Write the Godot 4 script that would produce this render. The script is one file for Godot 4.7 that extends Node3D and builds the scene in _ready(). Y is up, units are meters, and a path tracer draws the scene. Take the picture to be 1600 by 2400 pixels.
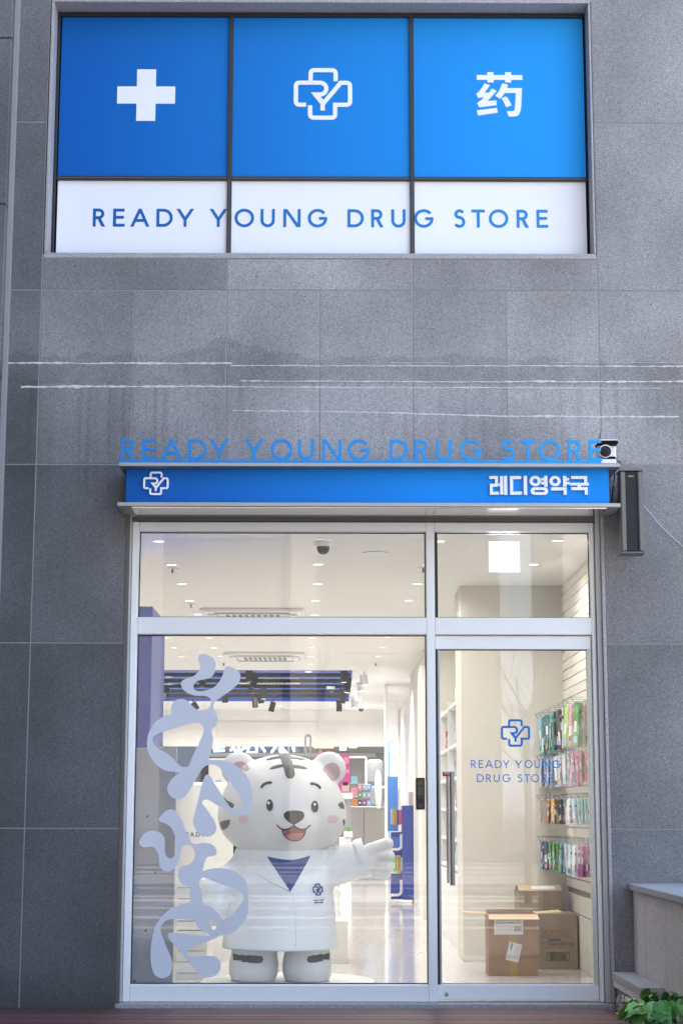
extends Node3D
# A drug store front in a granite wall, seen from across the pavement; metres, y up, wall face at z = 0, the shop behind it (z < 0).

const F := 4089.117        # focal length of the photograph in its own pixels (1600 x 2400)
const EYE := Vector3(0, 1.3, 11.3)
var RX := Vector3(0.99999181, 0.0014252, 0.00378684)
var RY := Vector3(-0.00204609, 0.98554626, 0.16939419)
var RZ := Vector3(-0.00349068, -0.16940055, 0.9855411)
const FL := 0.09           # floor and deck level
const CEIL := 3.2
const TAU_ := TAU

var M := {}                # materials
var boxes := {}            # shared box meshes
var names := {}

# ---------------------------------------------------------------- places
func ray(px: float, py: float) -> Vector3:
	return RX * ((px - 800.0) / F) - RY * ((py - 1200.0) / F) - RZ

func U(px: float, py: float, z: float) -> Vector3:      # a surveyed point of the plane z
	var d := ray(px, py)
	return EYE + d * ((z - EYE.z) / d.z)

func C(px: float, py: float, y: float) -> Vector3:      # a surveyed point of the level y
	var d := ray(px, py)
	return EYE + d * ((y - EYE.y) / d.y)

# ---------------------------------------------------------------- nodes
func numbered(n: String) -> String:
	if not names.has(n):
		names[n] = 0
		return n
	names[n] += 1
	return "%s_%03d" % [n, names[n]]

func tag(o: Node, label: String, category: String, group := "") -> Node:
	o.set_meta("label", label)
	o.set_meta("category", category)
	if group != "":
		o.set_meta("group", group)
	return o

func thing(n: String, label: String, category: String, at := Vector3.ZERO, group := "") -> Node3D:
	var o := Node3D.new()
	o.name = numbered(n)
	add_child(o)
	o.position = at
	tag(o, label, category, group)
	return o

func structure(n: String, parent: Node = null) -> Node3D:
	var o := Node3D.new()
	o.name = numbered(n)
	(self if parent == null else parent).add_child(o)
	o.set_meta("kind", "structure")
	return o

func mk(parent: Node, n: String, mesh: Mesh, mat: Material, at := Vector3.ZERO) -> MeshInstance3D:
	var o := MeshInstance3D.new()
	o.mesh = mesh
	o.material_override = mat
	o.position = at
	if parent == self:
		o.name = numbered(n)
		add_child(o)
		return o
	var key := str(parent.get_instance_id()) + n
	if names.has(key):
		names[key] += 1
		o.name = "%s_%03d" % [n, names[key]]
	else:
		names[key] = 0
		o.name = n
	parent.add_child(o, true)
	return o

func dup(src: Node3D, label := "", at := Vector3.INF) -> Node3D:
	var base := str(src.name)
	if base.length() > 4 and base.substr(base.length() - 4, 1) == "_" and base.right(3).is_valid_int():
		base = base.left(base.length() - 4)
	var o: Node3D = src.duplicate()
	o.name = numbered(base)
	add_child(o)
	if label != "":
		o.set_meta("label", label)
	if at != Vector3.INF:
		o.position = at
	return o

# ---------------------------------------------------------------- meshes
func tri(st: SurfaceTool, a: Vector3, b: Vector3, c: Vector3, n: Vector3) -> void:
	if (b - a).cross(c - a).dot(n) > 0.0:
		var t := b
		b = c
		c = t
	for p in [a, b, c]:
		st.set_normal(n)
		st.add_vertex(p)

func quad(st: SurfaceTool, a: Vector3, b: Vector3, c: Vector3, d: Vector3, n: Vector3) -> void:
	tri(st, a, b, c, n)
	tri(st, a, c, d, n)

func start() -> SurfaceTool:
	var st := SurfaceTool.new()
	st.begin(Mesh.PRIMITIVE_TRIANGLES)
	return st

func add_box(st: SurfaceTool, c: Vector3, s: Vector3, b := 0.0) -> void:
	var h := s * 0.5
	b = minf(b, minf(h.x, minf(h.y, h.z)) * 0.45)
	for ax in 3:
		for sg in [-1.0, 1.0]:
			var n := Vector3.ZERO
			n[ax] = sg
			var u := (ax + 1) % 3
			var v := (ax + 2) % 3
			var q := []
			for k in [[-1, -1], [1, -1], [1, 1], [-1, 1]]:
				var p := Vector3.ZERO
				p[ax] = sg * h[ax]
				p[u] = k[0] * (h[u] - b)
				p[v] = k[1] * (h[v] - b)
				q.append(c + p)
			quad(st, q[0], q[1], q[2], q[3], n)
	if b <= 0.0:
		return
	for ax in 3:
		var u := (ax + 1) % 3
		var v := (ax + 2) % 3
		for su in [-1.0, 1.0]:
			for sv in [-1.0, 1.0]:
				var q := []
				for k in [[-1, 0], [1, 0], [1, 1], [-1, 1]]:
					var p := Vector3.ZERO
					p[ax] = k[0] * (h[ax] - b)
					p[u] = su * (h[u] - (b if k[1] == 1 else 0.0))
					p[v] = sv * (h[v] - (0.0 if k[1] == 1 else b))
					q.append(c + p)
				var n := Vector3.ZERO
				n[u] = su
				n[v] = sv
				quad(st, q[0], q[1], q[2], q[3], n.normalized())
	for sx in [-1.0, 1.0]:
		for sy in [-1.0, 1.0]:
			for sz in [-1.0, 1.0]:
				var s3 := Vector3(sx, sy, sz)
				var e := h - Vector3(b, b, b)
				tri(st, c + s3 * Vector3(h.x, e.y, e.z), c + s3 * Vector3(e.x, h.y, e.z), c + s3 * Vector3(e.x, e.y, h.z), s3.normalized())

func cbox(s: Vector3, b := 0.002) -> ArrayMesh:
	var key := "%.4f %.4f %.4f %.4f" % [s.x, s.y, s.z, b]
	if not boxes.has(key):
		var st := start()
		add_box(st, Vector3.ZERO, s, b)
		boxes[key] = st.commit()
	return boxes[key]

func box(parent: Node, n: String, c: Vector3, s: Vector3, mat: Material, b := 0.002) -> MeshInstance3D:
	return mk(parent, n, cbox(s, b), mat, c)

func span(parent: Node, n: String, a: Vector3, b: Vector3, mat: Material, bev := 0.002) -> MeshInstance3D:   # box between two corners
	return box(parent, n, (a + b) * 0.5, (b - a).abs(), mat, bev)

func add_tube(st: SurfaceTool, pts: Array, r: float, sides := 8, caps := true) -> void:
	var rings := []
	var up := Vector3(0.13, 0.97, 0.21)
	for i in pts.size():
		var t: Vector3 = (pts[min(i + 1, pts.size() - 1)] - pts[max(i - 1, 0)]).normalized()
		var side := t.cross(up)
		if side.length() < 0.05:
			side = t.cross(Vector3.RIGHT)
		side = side.normalized()
		var w := side.cross(t).normalized()
		var ring := []
		for k in sides:
			var a := TAU * k / sides
			ring.append([side * cos(a) + w * sin(a), pts[i]])
		rings.append(ring)
	for i in pts.size() - 1:
		for k in sides:
			var l := (k + 1) % sides
			var q := [rings[i][k], rings[i][l], rings[i + 1][l], rings[i + 1][k]]
			var ps := []
			for e in q:
				ps.append(e[1] + e[0] * r)
			var order := [0, 1, 2, 0, 2, 3]
			var fn: Vector3 = q[0][0] + q[1][0]
			if (ps[1] - ps[0]).cross(ps[2] - ps[0]).dot(fn) > 0.0:
				order = [0, 2, 1, 0, 3, 2]
			for o in order:
				st.set_normal(q[o][0])
				st.add_vertex(ps[o])
	if caps:
		for e in [0, pts.size() - 1]:
			var n: Vector3 = (pts[0] - pts[1]).normalized() if e == 0 else (pts[-1] - pts[-2]).normalized()
			for k in sides:
				tri(st, pts[e], pts[e] + rings[e][k][0] * r, pts[e] + rings[e][(k + 1) % sides][0] * r, n)

func tube(pts: Array, r: float, sides := 8) -> ArrayMesh:
	var st := start()
	add_tube(st, pts, r, sides)
	return st.commit()

func lathe(profile: Array, seg := 32, sx := 1.0, sz := 1.0) -> ArrayMesh:   # [radius, y] from bottom to top
	var st := start()
	var nrm := []
	for i in profile.size():
		var a: Array = profile[max(i - 1, 0)]
		var b: Array = profile[min(i + 1, profile.size() - 1)]
		var d := Vector2(b[0] - a[0], b[1] - a[1]).normalized()
		nrm.append(Vector2(d.y, -d.x))
	for i in profile.size() - 1:
		for k in seg:
			var q := []
			for e in [[i, k], [i, k + 1], [i + 1, k + 1], [i + 1, k]]:
				var t: float = TAU * e[1] / seg
				var r: float = profile[e[0]][0]
				q.append([Vector3(cos(t) * r * sx, profile[e[0]][1], sin(t) * r * sz), Vector3(cos(t) * nrm[e[0]].x / sx, nrm[e[0]].y, sin(t) * nrm[e[0]].x / sz).normalized()])
			for o in [[0, 1, 2], [0, 2, 3]]:
				var ps := [q[o[0]], q[o[1]], q[o[2]]]
				var g: Vector3 = (ps[1][0] - ps[0][0]).cross(ps[2][0] - ps[0][0])
				if g.length() < 1e-12:
					continue
				if g.dot(ps[0][1] + ps[1][1] + ps[2][1]) > 0.0:
					ps = [ps[0], ps[2], ps[1]]
				for p in ps:
					st.set_normal(p[1])
					st.add_vertex(p[0])
	return st.commit()

func disc_lathe(r: float, h: float, b: float, seg := 24) -> ArrayMesh:
	var st := start()
	var prof := [[r, 0.0], [r, h - b], [r - b, h]]
	for k in seg:
		var a := TAU * k / seg
		var c := TAU * (k + 1) / seg
		var da := Vector3(cos(a), 0, sin(a))
		var dc := Vector3(cos(c), 0, sin(c))
		for i in 2:
			quad(st, da * prof[i][0] + Vector3.UP * prof[i][1], dc * prof[i][0] + Vector3.UP * prof[i][1], dc * prof[i + 1][0] + Vector3.UP * prof[i + 1][1], da * prof[i + 1][0] + Vector3.UP * prof[i + 1][1], ((da + dc).normalized() + Vector3.UP * i).normalized())
		tri(st, Vector3.UP * h, da * (r - b) + Vector3.UP * h, dc * (r - b) + Vector3.UP * h, Vector3.UP)
		tri(st, Vector3.ZERO, da * r, dc * r, Vector3.DOWN)
	return st.commit()

# ---------------------------------------------------------------- flat outlines (letters, logos, film)
func merge(polys: Array) -> Array:                      # union -> outlines, holes clockwise
	var todo := polys.duplicate()
	var out: Array = []
	for p in todo:
		if Geometry2D.is_polygon_clockwise(p):
			p.reverse()
	var outers: Array = []
	var holes: Array = []
	for p in todo:
		var cur: PackedVector2Array = p
		var keep := []
		for o in outers:
			var r := Geometry2D.merge_polygons(o, cur)
			var outs := []
			var hs := []
			for e in r:
				if Geometry2D.is_polygon_clockwise(e):
					hs.append(e)
				else:
					outs.append(e)
			if outs.size() == 1:
				cur = outs[0]
				holes.append_array(hs)
			else:
				keep.append(o)
		# parts of older holes that the new piece fills
		var nh := []
		for hole in holes:
			var hp: PackedVector2Array = hole.duplicate()
			hp.reverse()
			for e in Geometry2D.clip_polygons(hp, p):
				var q: PackedVector2Array = e.duplicate()
				if not Geometry2D.is_polygon_clockwise(q):
					q.reverse()
					nh.append(q)
		holes = nh
		keep.append(cur)
		outers = keep
	out.append_array(outers)
	out.append_array(holes)
	return out

func bridge(outer: PackedVector2Array, holes: Array) -> PackedVector2Array:
	var poly := outer
	holes.sort_custom(func(a, b):
		var ax := -1e9
		var bx := -1e9
		for p in a: ax = maxf(ax, p.x)
		for p in b: bx = maxf(bx, p.x)
		return ax > bx)
	for hole in holes:
		var hi := 0
		for i in hole.size():
			if hole[i].x > hole[hi].x:
				hi = i
		var best := -1
		var bd := 1e18
		for i in poly.size():
			var d: float = poly[i].distance_squared_to(hole[hi])
			if d < bd:
				var clear := true
				var a: Vector2 = hole[hi].lerp(poly[i], 0.001)
				var b: Vector2 = hole[hi].lerp(poly[i], 0.999)
				for j in poly.size():
					if Geometry2D.segment_intersects_segment(a, b, poly[j], poly[(j + 1) % poly.size()]) != null:
						clear = false
						break
				if clear:
					for j in hole.size():
						if j != hi and (j + 1) % hole.size() != hi and Geometry2D.segment_intersects_segment(a, b, hole[j], hole[(j + 1) % hole.size()]) != null:
							clear = false
							break
				if clear:
					bd = d
					best = i
		if best < 0:
			continue
		var np := PackedVector2Array()
		for i in best + 1:
			np.append(poly[i])
		for i in hole.size() + 1:
			np.append(hole[(hi + i) % hole.size()])
		for i in range(best, poly.size()):
			np.append(poly[i])
		poly = np
	return poly

func add_flat(st: SurfaceTool, outlines: Array, depth: float, xf: Transform3D, s: float) -> void:   # outlines times s, extruded from z 0 to depth
	var nf := xf.basis.z.normalized()
	for o in outlines:
		if Geometry2D.is_polygon_clockwise(o):
			continue
		var mine := []
		for h in outlines:
			if Geometry2D.is_polygon_clockwise(h) and Geometry2D.is_point_in_polygon(h[0], o):
				mine.append(h)
		var poly := bridge(o, mine)
		var idx := Geometry2D.triangulate_polygon(poly)
		var rng := RandomNumberGenerator.new()
		rng.seed = 1
		var big := 0.0
		for p in poly:
			big = maxf(big, absf(p.x) + absf(p.y))
		for attempt in 8:
			if idx.size() > 0:
				break
			var loose := PackedVector2Array()
			for p in poly:
				loose.append(p + Vector2(rng.randf_range(-1, 1), rng.randf_range(-1, 1)) * big * 0.00002 * (attempt + 1))
			idx = Geometry2D.triangulate_polygon(loose)
		for i in range(0, idx.size(), 3):
			var a: Vector2 = poly[idx[i]] * s
			var b: Vector2 = poly[idx[i + 1]] * s
			var c: Vector2 = poly[idx[i + 2]] * s
			tri(st, xf * Vector3(a.x, a.y, depth), xf * Vector3(b.x, b.y, depth), xf * Vector3(c.x, c.y, depth), nf)
			tri(st, xf * Vector3(a.x, a.y, 0), xf * Vector3(b.x, b.y, 0), xf * Vector3(c.x, c.y, 0), -nf)
	for o in outlines:
		for i in o.size():
			var a: Vector2 = o[i] * s
			var b: Vector2 = o[(i + 1) % o.size()] * s
			var e := b - a
			if e.length() < 1e-7:
				continue
			var n := (xf.basis * Vector3(e.y, -e.x, 0)).normalized()
			quad(st, xf * Vector3(a.x, a.y, 0), xf * Vector3(b.x, b.y, 0), xf * Vector3(b.x, b.y, depth), xf * Vector3(a.x, a.y, depth), n)

func flat(outlines: Array, depth: float, s := 1.0) -> ArrayMesh:
	var st := start()
	add_flat(st, outlines, depth, Transform3D(), s)
	return st.commit()

func arc(cx: float, cy: float, rx: float, ry: float, a0: float, a1: float, n := 20) -> PackedVector2Array:
	var o := PackedVector2Array()
	for i in n + 1:
		var a := deg_to_rad(lerpf(a0, a1, float(i) / n))
		o.append(Vector2(cx + rx * cos(a), cy + ry * sin(a)))
	return o

func stroke(pts: PackedVector2Array, w: float, joint := Geometry2D.JOIN_MITER) -> PackedVector2Array:
	var r := Geometry2D.offset_polyline(pts, w * 0.5, joint, Geometry2D.END_BUTT)
	return r[0] if r.size() else PackedVector2Array()

func rect2(x0: float, y0: float, x1: float, y1: float) -> PackedVector2Array:
	return PackedVector2Array([Vector2(x0, y0), Vector2(x1, y0), Vector2(x1, y1), Vector2(x0, y1)])

func fillet(pts: Array, r: float) -> PackedVector2Array:       # an open polyline with its inner corners rounded
	var o := PackedVector2Array([pts[0]])
	for i in range(1, pts.size() - 1):
		var p: Vector2 = pts[i]
		var a: Vector2 = (pts[i - 1] - p).normalized()
		var b: Vector2 = (pts[i + 1] - p).normalized()
		var t: float = minf(r, minf(p.distance_to(pts[i - 1]), p.distance_to(pts[i + 1])) * 0.95)
		for k in 9:
			var u := k / 8.0
			o.append((p + a * t).lerp(p, u).lerp(p.lerp(p + b * t, u), u))
	o.append(pts[-1])
	return o

func smooth(pts: Array, sub := 4) -> PackedVector2Array:       # closed Catmull-Rom
	var o := PackedVector2Array()
	var n := pts.size()
	for i in n:
		var p0: Vector2 = pts[(i - 1 + n) % n]
		var p1: Vector2 = pts[i]
		var p2: Vector2 = pts[(i + 1) % n]
		var p3: Vector2 = pts[(i + 2) % n]
		for k in sub:
			o.append(p1.cubic_interpolate(p2, p0, p3, float(k) / sub) if false else 0.5 * ((2.0 * p1) + (p2 - p0) * (float(k) / sub) + (2.0 * p0 - 5.0 * p1 + 4.0 * p2 - p3) * pow(float(k) / sub, 2) + (3.0 * p1 - p0 - 3.0 * p2 + p3) * pow(float(k) / sub, 3)))
	return o

func nums(s: String) -> Array:
	var o := []
	for e in s.split(" ", false):
		var c := e.split(",")
		o.append(Vector2(float(c[0]), float(c[1])))
	return o

var glyphs := {}
func glyph(ch: String, t: float) -> Array:             # geometric capitals, cap height 100
	var key := ch + str(t)
	if glyphs.has(key):
		return glyphs[key]
	var w := t * 100.0
	var h := w * 0.5
	var p: Array = []
	match ch:
		"R":
			p.append(stroke(PackedVector2Array([Vector2(h, 0), Vector2(h, 100)]), w))
			var b := PackedVector2Array([Vector2(1, 100 - h), Vector2(31, 100 - h)])
			b.append_array(arc(31, 71, 29 - h, 29 - h, 90, -90))
			b.append(Vector2(1, 42 + h))
			p.append(stroke(b, w))
			p.append(PackedVector2Array([Vector2(24, 46), Vector2(24 + w * 1.15, 46), Vector2(66, 0), Vector2(66 - w * 1.25, 0)]))
		"E":
			p.append(stroke(PackedVector2Array([Vector2(60, 100 - h), Vector2(h, 100 - h), Vector2(h, h), Vector2(62, h)]), w))
			p.append(rect2(1, 52 - h, 57, 52 + h))
		"A":
			var k := w * 1.1
			var xi := func(y: float) -> float: return k + 0.435 * y
			p.append(PackedVector2Array([Vector2(0, 0), Vector2(k, 0), Vector2(xi.call(27.0), 27), Vector2(102 - xi.call(27.0), 27), Vector2(102 - k, 0), Vector2(102, 0), Vector2(58.5, 100), Vector2(43.5, 100)]))
			glyphs[key] = [p[0], PackedVector2Array([Vector2(xi.call(27.0 + w), 27 + w), Vector2(51, (51 - k) / 0.435), Vector2(102 - xi.call(27.0 + w), 27 + w)])]
			return glyphs[key]
		"D":
			var b := PackedVector2Array([Vector2(0, 100), Vector2(0, 0)])
			b.append_array(arc(36, 50, 51, 50, -90, 90, 30))
			var c := PackedVector2Array([Vector2(w, w), Vector2(w, 100 - w)])
			c.append_array(arc(36, 50, 51 - w, 50 - w, 90, -90, 30))
			glyphs[key] = [b, c]
			return glyphs[key]
		"Y":
			p.append(stroke(PackedVector2Array([Vector2(0.5, 108), Vector2(43, 40), Vector2(86, 108)]), w))
			p.append(rect2(43 - h, 0, 43 + h, 50))
		"O":
			p.append(arc(52, 50, 52, 51.5, 0, 360, 48))
			p[0].remove_at(48)
			var inner := arc(52, 50, 52 - w, 51.5 - w, 0, -360, 48)
			inner.remove_at(48)
			glyphs[key] = [p[0], inner]
			return glyphs[key]
		"U":
			var b := PackedVector2Array([Vector2(h, 100), Vector2(h, 38)])
			b.append_array(arc(38, 38, 38 - h, 39 - h, 180, 360, 24))
			b.append(Vector2(76 - h, 100))
			p.append(stroke(b, w))
		"N":
			p.append(stroke(PackedVector2Array([Vector2(h, -20), Vector2(h, 106), Vector2(92 - h, -6), Vector2(92 - h, 120)]), w))
		"G":
			var b := arc(52, 50, 52 - h, 51.5 - h, 38, 357, 40)
			b.append(Vector2(104 - h, 49))
			p.append(stroke(b, w))
			p.append(rect2(60, 49 - h, 103, 49 + h))
		"S":
			var b := PackedVector2Array()
			b.append_array(arc(37, 74, 27 - h, 27.5 - h, 25, 180, 16))
			b.append_array(arc(37, 71, 27 - h, 14, 190, 245, 6))
			b.append_array(arc(36, 29, 31 - h, 27, 68, 10, 8))
			b.append_array(arc(36, 27, 31 - h, 28.5 - h, 0, -155, 20))
			p.append(stroke(b, w, Geometry2D.JOIN_ROUND))
		"T":
			p.append(rect2(0, 100 - w, 72, 100))
			p.append(rect2(36 - h, 0, 36 + h, 99))
	var m := merge(p)
	if ch in ["N", "Y"]:
		var cut := []
		var lim := rect2(-5, 0, 115, 100)
		for o in m:
			if Geometry2D.is_polygon_clockwise(o):
				cut.append(o)
			else:
				cut.append_array(Geometry2D.intersect_polygons(o, lim))
		m = cut
	glyphs[key] = m
	return m

const WORDS := [["R", 427], ["E", 520], ["A", 600], ["D", 720], ["Y", 815], ["Y", 968], ["O", 1080], ["U", 1200], ["N", 1305], ["G", 1418], ["D", 1601], ["R", 1710], ["U", 1803], ["G", 1908], ["S", 2086], ["T", 2173], ["O", 2253], ["R", 2381], ["E", 2473]]

func logo_mesh(size: float, depth: float) -> ArrayMesh:   # the cross emblem with R and Y, size = its width
	var w := 68.0
	var p: Array = []
	var flip := func(a: Array) -> Array:
		var o := []
		for e in a:
			o.append(Vector2(e.x - 760.0, 660.0 - e.y))
		return o
	for path in ["566,474 566,262 960,262 960,445", "497,840 335,840 335,472 720,472", "757,830 1040,472 1187,472 1187,840 953,840 953,1055 560,1055 560,850"]:
		var pts: Array = flip.call(nums(path))
		var rr := 62.0
		if path.begins_with("757"):
			var f := PackedVector2Array([pts[0], pts[1]])
			f = fillet([pts[1], pts[2], pts[3], pts[4]], rr)
			f.insert(0, pts[0])
			var g := fillet([pts[4], pts[5], pts[6], pts[7]], rr)
			f.append_array(g)
			p.append(stroke(f, w))
		else:
			p.append(stroke(fillet(pts, rr), w))
	var bowl := PackedVector2Array([Vector2(-45, 188)])
	bowl.append_array(arc(-45, 90, 98, 98, 90, -90, 24))
	bowl.append(Vector2(-150, -8))
	p.append(stroke(bowl, w))
	p.append(PackedVector2Array(flip.call(nums("572,634 670,634 800,800 791,830 722,830"))))
	p.append(PackedVector2Array(flip.call(nums("722,800 791,800 791,935 722,935"))))
	return flat(merge(p), depth, size / 920.0)

# ---------------------------------------------------------------- materials
func mat(n: String, c: Color, rough := 0.6, metal := 0.0, spec := 0.5) -> StandardMaterial3D:
	var m := StandardMaterial3D.new()
	m.resource_name = n
	m.albedo_color = c
	m.roughness = rough
	m.metallic = metal
	m.metallic_specular = spec
	M[n] = m
	return m

func rgb(r: float, g: float, b: float) -> Color:
	return Color(r / 255.0, g / 255.0, b / 255.0)

func lin(r: float, g: float, b: float) -> Color:
	return Color(r, g, b).linear_to_srgb()

func glow(n: String, c: Color, e: float) -> StandardMaterial3D:
	var m := mat(n, c, 0.6)
	m.emission_enabled = true
	m.emission = c
	m.emission_energy_multiplier = e
	return m

func speckle(n: int, seed_: int, lo: float, hi: float, soft: int) -> ImageTexture:
	var rng := RandomNumberGenerator.new()
	rng.seed = seed_
	var a := PackedFloat32Array()
	a.resize(n * n)
	for i in n * n:
		a[i] = rng.randf()
	for pass_ in soft:
		var b := PackedFloat32Array()
		b.resize(n * n)
		for y in n:
			for x in n:
				b[y * n + x] = (a[y * n + x] * 2.0 + a[y * n + (x + 1) % n] + a[((y + 1) % n) * n + x] + a[y * n + (x + n - 1) % n] + a[((y + n - 1) % n) * n + x]) / 6.0
		a = b
	var mean := 0.0
	var dev := 0.0
	for v in a:
		mean += v
	mean /= a.size()
	for v in a:
		dev += (v - mean) * (v - mean)
	dev = sqrt(dev / a.size())
	var bytes := PackedByteArray()
	bytes.resize(n * n * 3)
	for i in n * n:
		var t := clampf(0.5 + (a[i] - mean) / dev * 0.2, 0.0, 1.0)
		var v := int(255.0 * lerpf(lo, hi, t))
		bytes[i * 3] = v
		bytes[i * 3 + 1] = v
		bytes[i * 3 + 2] = mini(255, v + 3)
	return ImageTexture.create_from_image(Image.create_from_data(n, n, false, Image.FORMAT_RGB8, bytes))

func weather_and_light_map() -> ImageTexture:                     # 8 x 8 m of the wall: dirt, runs, damp, painted light patch; white = clean stone
	var n := 768
	var big := FastNoiseLite.new()
	big.seed = 11
	big.frequency = 0.008
	big.fractal_octaves = 4
	var fine := FastNoiseLite.new()
	fine.seed = 5
	fine.frequency = 0.05
	var run := FastNoiseLite.new()
	run.seed = 8
	run.frequency = 0.09
	var bytes := PackedByteArray()
	bytes.resize(n * n * 3)
	for j in n:
		var y := 8.0 * (1.0 - (j + 0.5) / n)
		for i in n:
			var x := 8.0 * ((i + 0.5) / n - 0.5)
			var v := 0.90 + 0.15 * big.get_noise_2d(i, j)
			# damp band above the old fascia line, with a wavy upper edge
			var top := 4.30 + 0.05 * big.get_noise_2d(i * 3.0, 77.0) + 0.03 * run.get_noise_2d(i * 0.5, 3.0) + 0.12 * exp(-pow((x + 0.72) / 0.25, 2.0)) - 0.05 * smoothstep(0.3, 2.4, x)
			var bot := 4.10
			if y < top and y > bot:
				v *= 0.92 + 0.05 * fine.get_noise_2d(i, j)
			# dirt runs below it
			if y < 4.12 and y > 3.1:
				var r := run.get_noise_2d(i * 1.7, j * 0.06 + 20.0 * big.get_noise_2d(i * 0.3, 50.0)) * 0.5 + 0.5
				var reach := clampf((4.12 - y) / 1.0, 0.0, 1.0)
				var s := smoothstep(0.5, 0.85, r) * (1.0 - reach) * 0.09
				v *= 1.0 - s
			if absf(x + 1.42) < 0.28 and y < 4.1 and y > 3.0:
				var r2 := run.get_noise_2d(i * 2.0 + 400.0, j * 0.03) * 0.5 + 0.5
				v *= 1.0 - 0.10 * smoothstep(0.45, 0.8, r2) * smoothstep(3.0, 3.5, y)
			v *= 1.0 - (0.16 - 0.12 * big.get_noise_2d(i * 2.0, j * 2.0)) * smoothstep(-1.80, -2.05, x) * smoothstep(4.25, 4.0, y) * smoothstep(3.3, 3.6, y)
			# reflected light on the middle of the wall, painted as paler stone
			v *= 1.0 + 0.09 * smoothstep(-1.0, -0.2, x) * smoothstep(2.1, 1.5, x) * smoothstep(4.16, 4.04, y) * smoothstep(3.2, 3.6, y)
			# damp foot of the wall
			v *= 1.0 - 0.16 * smoothstep(0.35, 0.05, y + 0.1 * big.get_noise_2d(i * 2.0, 9.0))
			var spot := fine.get_noise_2d(i * 3.1, j * 3.1)
			if spot > 0.62:
				v *= 0.86
			var b := int(clampf(v, 0.0, 1.0) * 255.0)
			var k := (j * n + i) * 3
			bytes[k] = b
			bytes[k + 1] = b
			bytes[k + 2] = b
	return ImageTexture.create_from_image(Image.create_from_data(n, n, false, Image.FORMAT_RGB8, bytes))

func grain(m: StandardMaterial3D, t: Texture2D, tile: float, world := true) -> StandardMaterial3D:
	m.albedo_texture = t
	m.uv1_triplanar = true
	m.uv1_world_triplanar = world
	m.uv1_scale = Vector3.ONE / tile
	return m

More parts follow.
